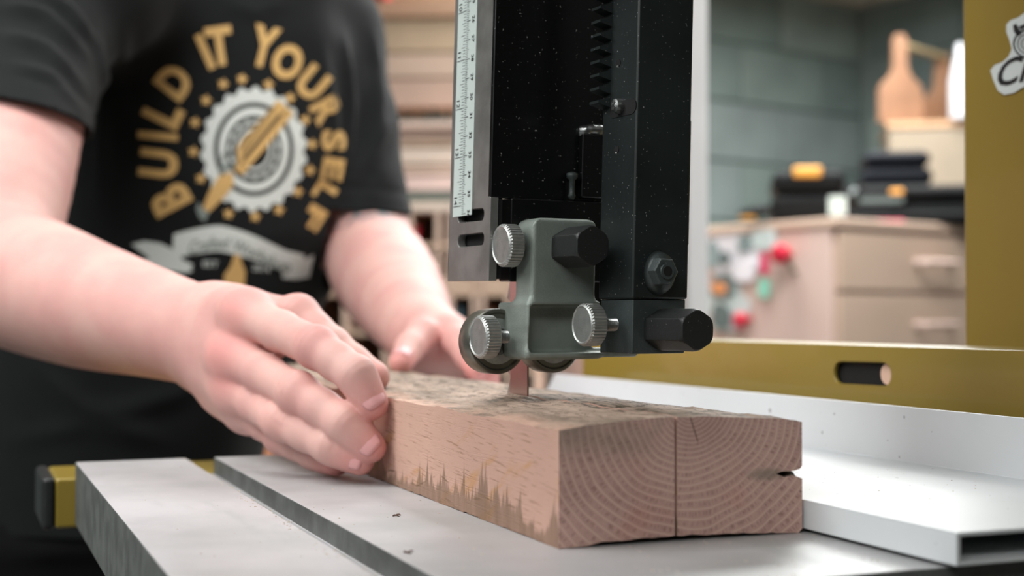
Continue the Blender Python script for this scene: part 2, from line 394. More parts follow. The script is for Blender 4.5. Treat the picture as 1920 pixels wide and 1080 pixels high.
# solve v so that the plane passes the point at px 990, depth .624
M3 = Matrix((gU, gV, gW)).transposed().inverted(); VB = (M3@(P(990, 640, .624)-gO)).y
q = {k: gsolve(*p, 1, VB) for k, p in dict(a=(1000, 407), b=(1121, 407), c=(997, 566), d=(988, 668), e=(1198, 677), f=(1120, 560), p0=(995, 571), p1=(1113, 660)).items()}
uL1, uR1, zT = q['a'].x, q['b'].x, q['a'].z; uL0, zB = q['d'].x, q['d'].z-.001; zM = q['c'].z; uE = q['e'].x
D1 = .0165; D0 = gsolve(931, 620, 0, uL0).y-VB
h = .0005
lo = np.array([uL0-.006, VB-.004, zB-.004]); hi = np.array([uE+.006, VB+D0+.006, zT+.004])
F = Field(lo, hi, h); _, X, Y, Z = F.sub(lo, hi); X, Y, Z = X+0, Y+0, Z+0
def sbox(x0, x1, y0, y1, z0, z1, r):
    dx = np.abs(X-(x0+x1)/2)-(x1-x0)/2+r; dy = np.abs(Y-(y0+y1)/2)-(y1-y0)/2+r; dz = np.abs(Z-(z0+z1)/2)-(z1-z0)/2+r
    return np.sqrt(np.maximum(dx, 0)**2+np.maximum(dy, 0)**2+np.maximum(dz, 0)**2)+np.minimum(np.maximum(dx, np.maximum(dy, dz)), 0)-r
up_ = sbox(uL1, uR1, VB, VB+D1, zM-.012, zT, .0022)
# rounded upper corners
ring = np.sqrt(np.maximum(np.abs(X-(uL1+uR1)/2)-(uR1-uL1)/2+.0055, 0)**2+np.maximum(Z-zT+.0055, 0)**2)-.0055
up_ = np.maximum(up_, ring)
low = sbox(uL0, q['p1'].x+.004, VB, VB+D0, zB, zM, .0016)
fl = sbox(uL0, uE, VB-.0, VB+.018, zB, zB+.0042, .0018)
pocket = sbox(q['p0'].x, q['p1'].x+.03, VB-.02, VB+.009, q['p1'].z, q['p0'].z, .0018)
body = smin(smin(up_, low, .004), fl, .003)
body = -smin(-body, pocket, .0012)
F.a = np.broadcast_to(body, F.a.shape).astype('f4').copy()
me = F.mesh('guide_bracket'); co = np.empty(len(me.vertices)*3); me.vertices.foreach_get('co', co); co = co.reshape(-1, 3)
M = np.array([list(gU), list(gV), list(gW)]); co = co@M+np.array(list(gO)); me.vertices.foreach_set('co', co.ravel()); me.update()
brk = obj('guide_bracket', me, m_cast, saw, smooth=True, label='grey cast guide bracket with rounded corners and an open pocket')

def knurled(px, py, ax_u, R, T, shaft, mat_, parent, plane=None):
    """px, py: centre of the face; axis +u into the casting"""
    c = gsolve(px, py, 0, ax_u); b = bmesh.new(); N = 120
    kn = lambda q, x, r: r-(.00042 if (int(round(q/(2*math.pi)*N)) % 3 == 0 and x > .0012 and x < T-.0005) else 0)
    bm_lathe(b, G(c.x, c.y, c.z), gU, [(.0004, R*.55), (.0004, R*.80), (.0000, R*.86), (.0004, R*.93), (.0013, R), (.0014, R), (T-.0008, R), (T-.0006, R), (T, R*.94), (T, R*.3)], n=N, rad=kn, up=gW)
    k = obj('thumb_knob', b, mat_, parent, label='round knurled zinc knob')
    b = bmesh.new(); pf = [(T-.001, .0030)]
    x = T; 
    while x < T+shaft: pf += [(x, .0030), (x+.0004, .0025)]; x += .0008
    bm_lathe(b, G(c.x, c.y, c.z), gU, pf, n=18); sh = obj('threaded_shaft', b, m_steel, k if parent is saw else parent)
    return k
kR = .0098
knurled(938, 460, gsolve(938, 460, 1, VB+.009).x, kR, .0078, .0068, m_knob, brk)
knurled(895, 632, gsolve(895, 632, 1, VB+.014).x, kR, .0078, .0080, m_knob, brk)
vk = gsolve(1150, 608, 0, 0).y; knurled(1090, 609, gsolve(1090, 609, 1, vk).x, kR*.98, .0082, .0160, m_knob, brk)
def hexknob(px0, py0, v0, px1, parent, R):
    c = gsolve(px0, py0, 1, v0); cnt = G(c.x, v0, c.z); L = .02
    for _ in range(40):
        if PX(G(c.x, v0-L, c.z))[0] < px1: L += .0006
    N = 72; ri = R*math.cos(math.pi/6)
    def rr(q, x, r):
        a = ((q+math.pi/6) % (math.pi/3))-math.pi/6; return min(ri/math.cos(a), r)
    b = bmesh.new(); bm_lathe(b, cnt, -gV, [(0, R*.95), (.0012, R+.001), (L-.0034, R+.001), (L-.0024, R*.985), (L-.0014, R*.96), (L-.0005, R*.93), (L, R*.89), (L, R*.2)], n=N, rad=rr, up=gW)
    return obj('hex_knob', b, m_plastic, parent, bevel=.0004, label='black hexagonal plastic knob')
hexknob(1063, 465, VB, 1111, brk, .0095)
hexknob(1236, 618, 0.001, 1309, block, .0094)
# roller bearings either side of the blade
def bearing(px, py, v0, R, T, parent):
    c = gsolve(px, py, 1, v0); cc = G(c.x, v0, c.z); b = bmesh.new()
    bm_lathe(b, cc, gV, [(.0006, R*.84), (0, R*.88), (.0, R*.96), (.0008, R), (T-.0008, R), (T, R*.96), (T, R*.4)], n=64)
    o = obj('bearing', b, m_rubber, parent, smooth=False, bevel=.0003, label='round steel roller bearing')
    for r0, r1, d, m in ((.84, .70, .0011, m_seal), (.70, .52, .0004, m_knob), (.52, .42, .0012, m_seal), (.42, .1, .0004, m_castd)):
        b = bmesh.new(); bm_lathe(b, cc+gV*d, gV, [(0, R*r1), (0, R*r0), (.003, R*r0), (.003, R*r1)], n=64); obj('bearing_ring', b, m, parent)
    return o
Bm = bearing(934, 640, VB+D0*.72, .0152, .0115, brk)
bearing(1040, 640, VB+.019, .0148, .0115, brk)
# black guide carrier behind the bracket
cv_ = VB+D1+.0006; c0 = gsolve(959, 370, 1, cv_); c1 = gsolve(1136, 530, 1, cv_)
c2_ = gsolve(1100, 580, 1, cv_); gbox('carrier_foot', (c2_.x, cv_+.001, c2_.z), (c1.x-.0005, VB+D0-.003, c1.z), m_panel, saw)
gbox('guide_carrier', (c0.x, cv_, c1.z), (c1.x, VB+D0-.002, c0.z), m_panel, saw, bevel=.001)
# blade guard: ruled plate on the left, black front panel, slotted foot
GVv = (M3@(P(938, 300, .640)-gO)).y
e = gsolve(938, 300, 1, GVv); GU = e.x
pz = gsolve(938, 371, 1, GVv).z; fz = gsolve(936, 527, 1, GVv).z
far = gsolve(848, 200, 0, GU-.0045).y
UP = GU-.0045                                # outer face of the ruled plate
gbox('guard_panel', (UP, GVv, pz), (gsolve(1126, 300, 1, GVv).x+.006, GVv+.003, .42), m_panel, saw, bevel=.0006, label='glossy black front panel of the blade guard')
# plate with two slots
nearY = gsolve(918, 450, 0, UP).y
prf = [(nearY, fz), (far, fz+.0008), (far, .42), (GVv+.0006, .42), (GVv+.0006, pz+.0005), (nearY, pz)]
def plate_with_holes(outer, holes, u0, t):
    b = bmesh.new(); loops = []
    for ring_ in [outer]+holes:
        vv = [b.verts.new(G(u0, y, z)) for y, z in ring_]; loops += [b.edges.new((vv[i], vv[(i+1) % len(vv)])) for i in range(len(vv))]
    bmesh.ops.triangle_fill(b, use_beauty=True, edges=loops)
    ret = bmesh.ops.extrude_face_region(b, geom=b.faces[:]); bmesh.ops.translate(b, verts=[v for v in ret['geom'] if isinstance(v, bmesh.types.BMVert)], vec=gU*t)
    return b
def slot_ring(p0, p1, r):
    a = gsolve(*p0, 0, UP); c = gsolve(*p1, 0, UP); out = []
    for i in range(16):
        q_ = 2*math.pi*i/16+math.pi/16; cc = a if math.cos(q_) > 0 else c
        out.append((cc.y+math.cos(q_)*r, cc.z+math.sin(q_)*r))
    return out
b = plate_with_holes(prf, [slot_ring((863, 406), (902, 402), .0030), slot_ring((863, 452), (902, 448), .0030)], UP, .0042)
gp = obj('guard_plate', b, m_plate, saw, bevel=.0003, segs=1, label='brushed grey plate with a paper scale and two slots')
gbox('guard_dark_sheet', (UP+.0046, nearY+.001, fz+.001), (UP+.0066, far-.001, .41), m_cavity, saw)  # added black sheet, stands for the dark behind the slots
# paper scale
ry0 = gsolve(849, 400, 0, UP-.0003).y; ry1 = gsolve(884, 400, 0, UP-.0003).y; rz = gsolve(866, 405, 0, UP-.0003).z
gbox('ruler_scale', (UP-.0003, ry1, rz), (UP, ry0, .42), mat('scale_paper', (190, 200, 197), .5, var=.02), gp, label='white paper scale with inch and centimetre marks')
b = bmesh.new()
cm = gsolve(884, 358, 0, UP).z-gsolve(884, 394.5, 0, UP).z; z36 = gsolve(876, 400, 0, UP).z
wr_ = ry0-ry1
def rt_(y0, y1, z, hw):
    b.faces.new([b.verts.new(G(UP-.0005, y_, z_)) for y_, z_ in ((y0, z-hw), (y1, z-hw), (y1, z+hw), (y0, z+hw))])
for i in range(0, 440):
    z = z36+.1*cm*i; L = .22 if i % 10 == 0 else (.17 if i % 5 == 0 else .12)
    rt_(ry1+wr_*(.52-L), ry1+wr_*.52, z, .00009 if i % 10 else .00013)
for i in range(0, 16*18):
    z = z36-.17*cm*2.54*.0+cm*2.54/16*i+cm*2.54*.17; L = .42 if i % 16 == 0 else (.24 if i % 8 == 0 else (.2 if i % 4 == 0 else .13))
    rt_(ry1+wr_*.54, ry1+wr_*(.54+L), z, .00009 if i % 16 else .00013)
for i in range(0, 44):
    z = z36+cm*i
    bm_text(b, str(36-i), lambda x, y: G(UP-.0005, ry1+wr_*.16-y, z-x), .01, scale=.0036)
for i in range(0, 17):
    z = z36+cm*2.54*(i+.17)
    bm_text(b, str(14-i) if i < 14 else '', lambda x, y: G(UP-.0005, ry1+wr_*.86-y, z+.003-x), .0, scale=.0046)
obj('ruler_marks', b, m_ink, gp)
# pin, screw and weld bead seen on the dark inside
w0 = gsolve(1104, 248, 1, GVv-.001)
F = Field((w0.x-.012, GVv-.012, w0.z-.012), (w0.x+.014, GVv+.004, w0.z+.012), .0005)
for i in range(14): 
    a_ = (w0.x+random.uniform(-.0045, .0065), GVv-.001, w0.z+random.uniform(-.0012, .0018)); add_chain(F, [a_, (a_[0]+.001, a_[1]-.001, a_[2])], [random.uniform(.0012, .0022)]*2, .001)
me = F.mesh('weld_bead'); me.transform(Matrix.Translation(gO)@Matrix((gU, gV, gW)).transposed().to_4x4()); obj('weld_bead', me, m_steel, saw, smooth=True)
gbox('guard_stop', (w0.x-.005, GVv-.004, gsolve(1100, 372, 1, GVv).z), (w0.x+.008, GVv, w0.z-.001), m_panel, saw, bevel=.0008)
p0 = gsolve(1077, 322, 1, GVv-.006); p1 = gsolve(1082, 372, 1, GVv-.006)
b = bmesh.new(); bm_lathe(b, G(p0.x, GVv-.004, p0.z), -gW, [(0, .0012), (.0008, .0028), (.0028, .0026), (.0036, .0014), (.0100, .0014), (.0112, .0020), (.0130, .0010)], n=18); obj('stop_pin', b, m_castd, saw, smooth=True)

# blade
BX = .2519; by0 = on_x(990, 740, BX).y; by1 = on_x(958, 740, BX).y
b = bmesh.new(); bm_box(b, O0, EX, EY, EZ, (BX-.0004, by0, -.12), (BX+.0004, by1, .43))
z = -.12
bl = obj('blade', b, mat('polished_blade_steel', (170, 150, 148), .22, metal=1, var=.06), saw, label='thin polished steel saw blade')
b = bmesh.new(); z = -.04
pts = [Vector((BX-.0004, by1, z))]
while z < .42: pts += [Vector((BX-.0004, by1, z)), Vector((BX-.0004, by1+.004, z+.002))]; z += .012; pts += [Vector((BX-.0004, by1, z-.001))]
bm_extrude(b, pts, Vector((.0008, 0, 0)))
tth = obj('blade_teeth', b, m_steel, saw); tth['kind'] = 'stuff'

# ------------------------------------------------------------------ fence
FX0, FXP = .3088, .4361
fy = on_x(1793, 1005, FX0).y; fyf = 1.0
fence = thing('rip_fence', (.40, .65, 0.0), 'white aluminium L-shaped rip fence on a gold slotted beam right of the board', 'fence')
z0, z1, zt = .0014, .0128, .0397; t = .0016
outer = [(FX0, z0), (FXP+.004, z0), (FXP+.004, zt), (FXP, zt+.0004), (FXP, z1), (FX0+.0007, z1), (FX0, z1-.0007)]
inner = [(FX0+t*1.3, z0+t), (FXP-.05, z0+t), (FXP-.05, z1-t), (FX0+t*1.3, z1-t)]
inner2 = [(FXP-.048, z0+t), (FXP+.0024, z0+t), (FXP+.0024, z1-t), (FXP-.048, z1-t)]
b = bmesh.new(); edges = []
for ring_ in (outer, inner, inner2):
    v_ = [b.verts.new((x, fy, z)) for x, z in ring_]; edges += [b.edges.new((v_[i], v_[(i+1) % len(v_)])) for i in range(len(v_))]
bmesh.ops.triangle_fill(b, use_beauty=True, edges=edges)
ret = bmesh.ops.extrude_face_region(b, geom=b.faces[:]); nv = [v for v in ret['geom'] if isinstance(v, bmesh.types.BMVert)]
for v in nv: v.co.y = fyf+max(0, (.0397-v.co.z))*1.2
obj('fence_face', b, m_alu, fence, bevel=.0005, segs=1, label='white aluminium L-shaped face')
# gold beam with an oval opening
GX = FXP+.035; gz = on_x(1920, 657, GX).z; gy1 = on_x(1092, 660, GX).y
sl = []
A, Bq = on_x(1575, 699, GX), on_x(1656, 702, GX); rz_ = .0063
for i in range(24):
    q_ = 2*math.pi*(i+.5)/24; cc = A if math.cos(q_) > 0 else Bq
    sl.append((cc.y+math.cos(q_)*rz_*1.0, cc.z+math.sin(q_)*rz_))
b = bmesh.new(); edges = []
for ring_ in ([(.25, .004), (gy1, .004), (gy1, gz), (.25, gz)], sl):
    v_ = [b.verts.new((GX, y, z)) for y, z in ring_]; edges += [b.edges.new((v_[i], v_[(i+1) % len(v_)])) for i in range(len(v_))]
bmesh.ops.triangle_fill(b, use_beauty=True, edges=edges)
ret = bmesh.ops.extrude_face_region(b, geom=b.faces[:])
for v in [v for v in ret['geom'] if isinstance(v, bmesh.types.BMVert)]: v.co.x += .003
gb = obj('fence_beam', b, m_gold, fence, bevel=.0008, label='gold painted steel beam with an oval opening')
box('beam_top', (GX+.0004, .25, gz-.003), (GX+.05, gy1, gz), m_gold, gb, bevel=.0015)
box('beam_back', (GX+.047, .25, .004), (GX+.05, gy1, gz-.003), m_gold, gb)
b = bmesh.new(); mid = Vector((GX+.0035, Bq.y+.0012, Bq.z)); bm_lathe(b, mid, EX, [(0, .0058), (.0012, .0062), (.04, .0062)], n=28)
obj('backdrop_plug', b, mat('pale_backdrop', (226, 190, 170), .6), gb, label='pale round plug standing for the bright background in the opening')  # added plug, pale like the lit background seen through the opening
box('beam_dark_sheet', (GX+.0042, Bq.y-.03, .006), (GX+.0052, A.y+.03, gz-.004), m_cavity, gb)  # added black sheet, stands for the dark inside the beam
box('fence_foot', (FXP+.0045, .40, .0008), (GX-.0005, .98, .012), m_black, fence, bevel=.001)
# ------------------------------------------------------------------ oak board being sawn
def oak_mat():
    t = NT('sawn_oak'); co = t.n('ShaderNodeTexCoord').outputs['Object']
    sp = t.n('ShaderNodeSeparateXYZ'); t.put(sp, 0, co); x, y, z = sp.outputs
    gn = t.n('ShaderNodeNewGeometry'); sn = t.n('ShaderNodeSeparateXYZ'); t.put(sn, 0, gn.outputs['True Normal'])
    endm = t.ramp(t.math('ABSOLUTE', sn.outputs[1]), .6, .9); topm = t.ramp(sn.outputs[2], .35, .6); sidem = t.ramp(t.math('ABSOLUTE', sn.outputs[0]), .6, .9)
    wob = t.noise(22, co, detail=2); wob2 = t.noise(60, co, detail=2, mscale=(1, .3, 1))
    dx = t.math('SUBTRACT', x, .2585); dz = t.math('SUBTRACT', z, .0500)
    r = t.math('SQRT', t.math('ADD', t.math('MULTIPLY', dx, dx), t.math('MULTIPLY', t.math('MULTIPLY', dz, dz), 1.15)))
    r = t.math('ADD', r, t.math('MULTIPLY', t.math('SUBTRACT', wob, .5), .009)); r = t.math('ADD', r, t.math('MULTIPLY', t.math('SUBTRACT', wob2, .5), .0022))
    ang = t.math('ARCTAN2', dz, dx)
    ph = t.math('MULTIPLY', t.math('POWER', t.math('MULTIPLY', r, 1000), .58), 2.55)
    fr = t.math('FRACT', ph)
    line = t.math('MULTIPLY', t.ramp(fr, .0, .07), t.math('SUBTRACT', 1, t.ramp(fr, .12, .26)))          # pale latewood line
    cv = t.n('ShaderNodeCombineXYZ'); t.put(cv, 0, t.math('MULTIPLY', ang, 95)); t.put(cv, 1, t.math('MULTIPLY', r, 190)); t.put(cv, 2, t.math('MULTIPLY', y, 20))
    pores = t.n('ShaderNodeTexNoise', i_Scale=1.25, i_Detail=2.0, i_Roughness=.6); t.put(pores, 'Vector', cv)
    tick = t.math('MULTIPLY', t.ramp(pores.outputs[0], .50, .60), t.math('SUBTRACT', 1, t.ramp(fr, .62, .95)))
    tick = t.math('MULTIPLY', tick, t.ramp(fr, .2, .4))
    cv2 = t.n('ShaderNodeCombineXYZ'); t.put(cv2, 0, t.math('MULTIPLY', ang, 26)); t.put(cv2, 1, t.math('MULTIPLY', r, 14)); rayn = t.n('ShaderNodeTexNoise', i_Scale=2.0, i_Detail=1.0); t.put(rayn, 'Vector', cv2)
    rays = t.ramp(rayn.outputs[0], .66, .74)
    e = t.mix(t.ramp(t.noise(30, co, detail=3), .35, .7), lin((200, 163, 152)), lin((182, 146, 136)))
    e = t.mix(t.math('MULTIPLY', tick, .55), e, lin((128, 92, 84)))
    e = t.mix(t.math('MULTIPLY', line, .60), e, lin((220, 186, 172)))
    e = t.mix(t.math('MULTIPLY', rays, .3), e, lin((196, 156, 142)))
    # weathered grey-green area on the upper left of the end and around the crack
    g1 = t.math('MULTIPLY', t.ramp(z, .028, .044), t.math('SUBTRACT', 1, t.ramp(x, .243, .262)))
    g1 = t.math('MULTIPLY', g1, t.ramp(t.noise(40, co), .3, .6))
    cx = t.math('SUBTRACT', x, .292); cz = t.math('SUBTRACT', z, .0235)
    g2 = t.math('SUBTRACT', 1, t.ramp(t.math('SQRT', t.math('ADD', t.math('MULTIPLY', t.math('MULTIPLY', cx, cx), .08), t.math('MULTIPLY', cz, cz))), .0008, .0036))
    e = t.mix(t.math('MULTIPLY', t.math('MAXIMUM', g1, g2), .62), e, lin((124, 116, 102)))
    # red tint low
    e = t.mix(t.math('MULTIPLY', t.ramp(t.noise(28, co), .55, .75), .25), e, lin((186, 112, 96)))
    # crack from the pith
    ck = t.math('ABSOLUTE', t.math('SUBTRACT', t.math('SUBTRACT', x, .2578), t.math('MULTIPLY', t.math('SUBTRACT', .0475, z), .34)))
    ckm = t.math('MULTIPLY', t.math('SUBTRACT', 1, t.ramp(ck, .0001, .0004)), t.ramp(z, .036, .038)); e = t.mix(t.math('MULTIPLY', ckm, .8), e, lin((88, 56, 48)))
    # side grain: long pores along the board, amber cathedral bands, stain rising from the lower edge
    rot = t.n('ShaderNodeMapping'); t.put(rot, 0, co); rot.inputs['Rotation'].default_value = (math.radians(-4), 0, 0); rsc = t.n('ShaderNodeMapping'); t.put(rsc, 0, rot); rsc.inputs['Scale'].default_value = (150, 62, 1400); rot = rsc
    pn = t.n('ShaderNodeTexNoise', i_Scale=1.0, i_Detail=2.0); t.put(pn, 'Vector', rot); pm = t.ramp(pn.outputs[0], .60, .70)
    rot2 = t.n('ShaderNodeMapping'); t.put(rot2, 0, co); rot2.inputs['Rotation'].default_value = (math.radians(22), 0, 0); rs2 = t.n('ShaderNodeMapping'); t.put(rs2, 0, rot2); rs2.inputs['Scale'].default_value = (1, 12, 52); rot2 = rs2
    an = t.n('ShaderNodeTexNoise', i_Scale=1.5, i_Detail=4.0); t.put(an, 'Vector', rot2); am = t.ramp(an.outputs[0], .56, .66)
    s = t.mix(t.ramp(t.noise(14, co, detail=3), .3, .7), lin((196, 158, 142)), lin((182, 146, 132)))
    fine = t.noise(1, co, detail=3, mscale=(200, 60, 1500)); s = t.mix(t.math('MULTIPLY', fine, .25), s, lin((168, 128, 112)))
    s = t.mix(t.math('MULTIPLY', am, .65), s, lin((176, 130, 84)))
    s = t.mix(t.math('MULTIPLY', pm, t.math('ADD', .5, t.math('MULTIPLY', am, .4))), s, lin((122, 88, 62)))
    yy = t.n('ShaderNodeCombineXYZ'); t.put(yy, 0, t.math('MULTIPLY', t.math('ADD', y, t.math('MULTIPLY', z, .12)), 80)); hn = t.n('ShaderNodeTexNoise', i_Scale=1.0, i_Detail=5.0, i_Roughness=.72); t.put(hn, 'Vector', yy)
    yl = t.n('ShaderNodeCombineXYZ'); t.put(yl, 0, t.math('MULTIPLY', y, 16)); hl = t.n('ShaderNodeTexNoise', i_Scale=1.0, i_Detail=1.0); t.put(hl, 'Vector', yl)
    hgt = t.math('MULTIPLY', t.math('POWER', t.ramp(hn.outputs[0], .38, .78), 1.5), t.math('ADD', .014, t.math('MULTIPLY', t.ramp(hl.outputs[0], .35, .6), .030)))
    hgt = t.math('ADD', hgt, t.math('ADD', .003, t.math('MULTIPLY', t.ramp(hl.outputs[0], .4, .6), .005)))
    sm = t.ramp(t.math('SUBTRACT', hgt, z), -.0015, .0018)
    sm = t.math('MULTIPLY', sm, t.math('ADD', .45, t.math('MULTIPLY', t.noise(60, co, detail=4, mscale=(1, 3, .4)), .7)), clamp=True)
    s = t.mix(t.math('MULTIPLY', sm, .85), s, lin((108, 86, 68)))
    wav = t.math('ABSOLUTE', t.math('SUBTRACT', t.math('SUBTRACT', z, .0085), t.math('MULTIPLY', t.math('SUBTRACT', t.noise(13, co, mscale=(0, 1, 0)), .5), .03)))
    s = t.mix(t.math('MULTIPLY', t.math('MULTIPLY', t.math('SUBTRACT', 1, t.ramp(wav, .0001, .0007)), t.ramp(t.noise(50, co), .45, .6)), .7), s, lin((104, 80, 56)))
    # rough top
    a = t.noise(34, co, detail=6, rough=.65, mscale=(1, .5, 1)); b_ = t.noise(1, co, detail=5, rough=.7, mscale=(260, 70, 100))
    tp = t.mix(t.ramp(a, .38, .66), lin((126, 110, 97)), lin((172, 149, 134)))
    tp = t.mix(t.math('MULTIPLY', t.ramp(b_, .50, .60), t.math('ADD', .40, t.math('MULTIPLY', t.ramp(x, .215, .262), .5))), tp, lin((62, 52, 38)))
    tp = t.mix(t.math('MULTIPLY', t.ramp(t.noise(16, co, detail=4), .55, .7), .42), tp, lin((84, 76, 60)))
    edge = t.math('MULTIPLY', t.math('SUBTRACT', 1, t.ramp(x, .2045, .2190)), t.ramp(t.noise(60, co, detail=4), .3, .55)); tp = t.mix(t.math('MULTIPLY', edge, .75), tp, lin((204, 164, 146)))
    c = t.mix(sidem, tp, s); c = t.mix(topm, c, tp); c = t.mix(endm, c, e)
    t.put(t.b, 'Base Color', c); t.b.inputs['Roughness'].default_value = .72; t.b.inputs['Specular IOR Level'].default_value = .3
    hh = t.math('ADD', t.math('MULTIPLY', tick, -.35), t.math('MULTIPLY', t.math('MULTIPLY', b_, topm), -2.0)); hh = t.math('ADD', hh, t.math('MULTIPLY', t.noise(900, co), .35))
    t.bump(hh, .45, .0006); return t.m
m_oak = oak_mat()
BX0, BX1, KX = .2037, .3078, .2519; BY0 = .4635; BY1 = on_z(724, 690, .0425).y
def rs(poly, st):
    out = []
    for i in range(len(poly)):
        a, b = Vector(poly[i]), Vector(poly[(i+1) % len(poly)]); n = max(1, int((b-a).length/st))
        out += [a+(b-a)*k/n for k in range(n)]
    return out
def hash_noise(seed):
    r = np.random.default_rng(seed); w = r.normal(size=(26, 3)); f = r.uniform(.3, 1.6, 26); p = r.uniform(0, 6.28, 26)
    def fn(Q, freq):
        s = np.zeros(len(Q))
        for i in range(26): s += np.sin(Q@(w[i]*freq*f[i])+p[i])/(1+f[i]*1.2)
        return s/5
    return fn
hn1, hn2, hn3 = hash_noise(1), hash_noise(2), hash_noise(3)
def board_part(sec, y0, y1, st=.0021):
    sec = rs(sec, .0013); n = len(sec); ys = np.linspace(y0, y1, max(2, int((y1-y0)/st)))
    V = np.array([[p[0], y, p[1]] for y in ys for p in sec])
    Q = V.copy()
    zt = np.clip((V[:, 2]-.040)/.002, 0, 1); zb = np.clip((.004-V[:, 2])/.003, 0, 1); lf = np.clip((BX0+.0006-V[:, 0])/.0004, 0, 1)
    rough = hn1(Q*np.array([1, .22, 1]), 900)*.00055+hn2(Q*np.array([1, .5, 1]), 260)*.0007+hn3(Q, 2500)*.00018
    endf = np.clip((V[:, 1]-BY0)/.004, .35, 1)
    V[:, 2] += zt*rough*endf-zt*np.maximum(0, hn2(Q*np.array([1, .12, 1]), 500)-.45)*.0022*endf
    V[:, 2] += np.where(zb > 0, np.abs(hn1(Q, 500))*.0009*zb*np.maximum(np.clip((V[:, 0]-BX0)/.006, 0, 1), np.clip((V[:, 1]-BY0-.01)/.03, 0, 1)*1.3), 0)
    V[:, 0] += lf*(hn3(Q*np.array([1, 1, .3]), 300)*.00012)
    nt = (V[:, 0] > .3045) & (np.abs(V[:, 2]-.0236) < .0030); w_ = np.clip((V[:, 1]-BY0-.004)/.003, 0, 1)*nt; V[:, 2] += (.0236-V[:, 2])*w_*.96
    fc = []
    m = len(ys)
    for j in range(m-1):
        a = j*n
        fc += [(a+i, a+(i+1) % n, a+n+(i+1) % n, a+n+i) for i in range(n)]
    return V, fc, n, m
secL = [(BX0, .0), (BX0+.008, 0.0002), (.2160, .0004), (.2260, .0012), (.2400, .0018), (KX-.0005, .0019), (KX-.0005, .0466), (.2360, .0462), (.2260, .0454), (.2149, .0446), (.2080, .0436), (BX0, .0432)]
secR = [(KX+.0005, .0016), (.2640, .0016), (.2826, .0012), (.2990, .0003), (.3060, 0.0), (BX1, .0016), (BX1, .0212), (.3050, .0222), (.3030, .0226), (.2995, .0221), (.2958, .0235), (.2985, .0243), (.3040, .0243), (.3068, .0250), (BX1, .0262), (BX1, .0432), (.2990, .0448), (.2800, .0458), (.2640, .0466), (KX+.0005, .0467)]
secF = [p for p in secL if p[0] < KX-.001 and p[1] < .01]+secR[1:-1]+[p for p in secL if p[0] < KX-.001 and p[1] > .04]
bm = bmesh.new()
for sec, a, b in ((secL, BY0, by1+.003), (secR, BY0, by1+.003), (secF, by1+.0028, BY1)):
    V, fc, n, m = board_part(sec, a, b); vv = [bm.verts.new(v) for v in V]
    for f in fc: bm.faces.new([vv[i] for i in f])
    bm.faces.new(vv[:n]); bm.faces.new(vv[-n:][::-1])
board = obj('oak_board', bm, m_oak, None)
tag(board, 'rough-topped oak board with a saw kerf down its middle lying on the grey table', 'board')
# sawdust specks and a few chips on the table
b = bmesh.new()
m_dust = mat('sawdust', (206, 190, 172), .9)
def speck(bm, c, s):
    a = random.uniform(0, 6.28); u = Vector((math.cos(a), math.sin(a), 0)); v = Vector((-u.y, u.x, 0))
    bm_box(bm, c, u, v, EZ, (-s, -s*.6, 0), (s, s*.6, s*.7))
for i in range(420):
    k = random.random()
    if k < .45: c = Vector((SX1-random.random()**2*.006, random.uniform(TYN, TYF), 0))
    elif k < .75: c = Vector((random.uniform(.205, .40), TYN+.08-random.random()**2*.05-.005, 0)); c.y = random.uniform(TYN, .462)
    else: c = Vector((random.uniform(.07, .125) if random.random() < .4 else random.uniform(.147, .203), random.uniform(TYN, TYF-.01), 0))
    speck(b, c, random.uniform(.00012, .00042))
for i in range(60): speck(b, Vector((random.uniform(.32, .43), random.uniform(.40, .62), z1)), random.uniform(.0001, .0003))
tag(obj('sawdust', b, m_dust), 'fine pale sawdust scattered over the saw table', 'sawdust', kind='stuff')
for i, (px, py) in enumerate([(744, 968), (766, 1037)]):
    c = on_z(px, py, 0); b = bmesh.new(); pts = []
    for k in range(9):
        a = k/8*5.2; pts.append(c+Vector((math.cos(a)*.0016, math.sin(a)*.0013, .0004+.0004*math.sin(a*2+i))))
    bm_tube(b, pts, .0003, 6); tag(obj('wood_curl', b, mat('brown_chip', (92, 66, 56), .8)), ['small brown wood curl on the table left of the board', 'brown wood curl nearest the mitre slot at the bottom'][i], 'shaving')

# ------------------------------------------------------------------ person
def skin_mat():
    t = NT('skin'); co = t.n('ShaderNodeTexCoord').outputs['Object']
    at = t.n('ShaderNodeAttribute'); at.attribute_name = 'redness'
    c = t.mix(t.ramp(t.noise(22, co, detail=4), .35, .65), lin((208, 164, 156)), lin((200, 150, 144)))
    c = t.mix(t.math('MULTIPLY', t.ramp(t.noise(70, co, detail=3), .5, .7), .3), c, lin((214, 156, 150)))
    c = t.mix(at.outputs['Fac'], c, lin((216, 120, 118)))
    tt = t.n('ShaderNodeAttribute'); tt.attribute_name = 'ink'
    c = t.mix(t.math('MULTIPLY', tt.outputs['Fac'], t.ramp(t.noise(95, co, detail=3), .42, .55)), c, lin((96, 108, 112)))
    t.put(t.b, 'Base Color', c); t.b.inputs['Roughness'].default_value = .6; t.b.inputs['Specular IOR Level'].default_value = .35
    t.b.inputs['Subsurface Weight'].default_value = .12; t.b.inputs['Subsurface Radius'].default_value = (.006, .002, .0012); t.b.inputs['Subsurface Scale'].default_value = 1
    v = t.n('ShaderNodeTexVoronoi', i_Scale=1400.0); t.put(v, 'Vector', co)
    hh = t.math('ADD', t.math('MULTIPLY', v.outputs[0], .5), t.noise(260, co, detail=3)); t.bump(hh, .12, .0005); return t.m
m_skin = skin_mat()
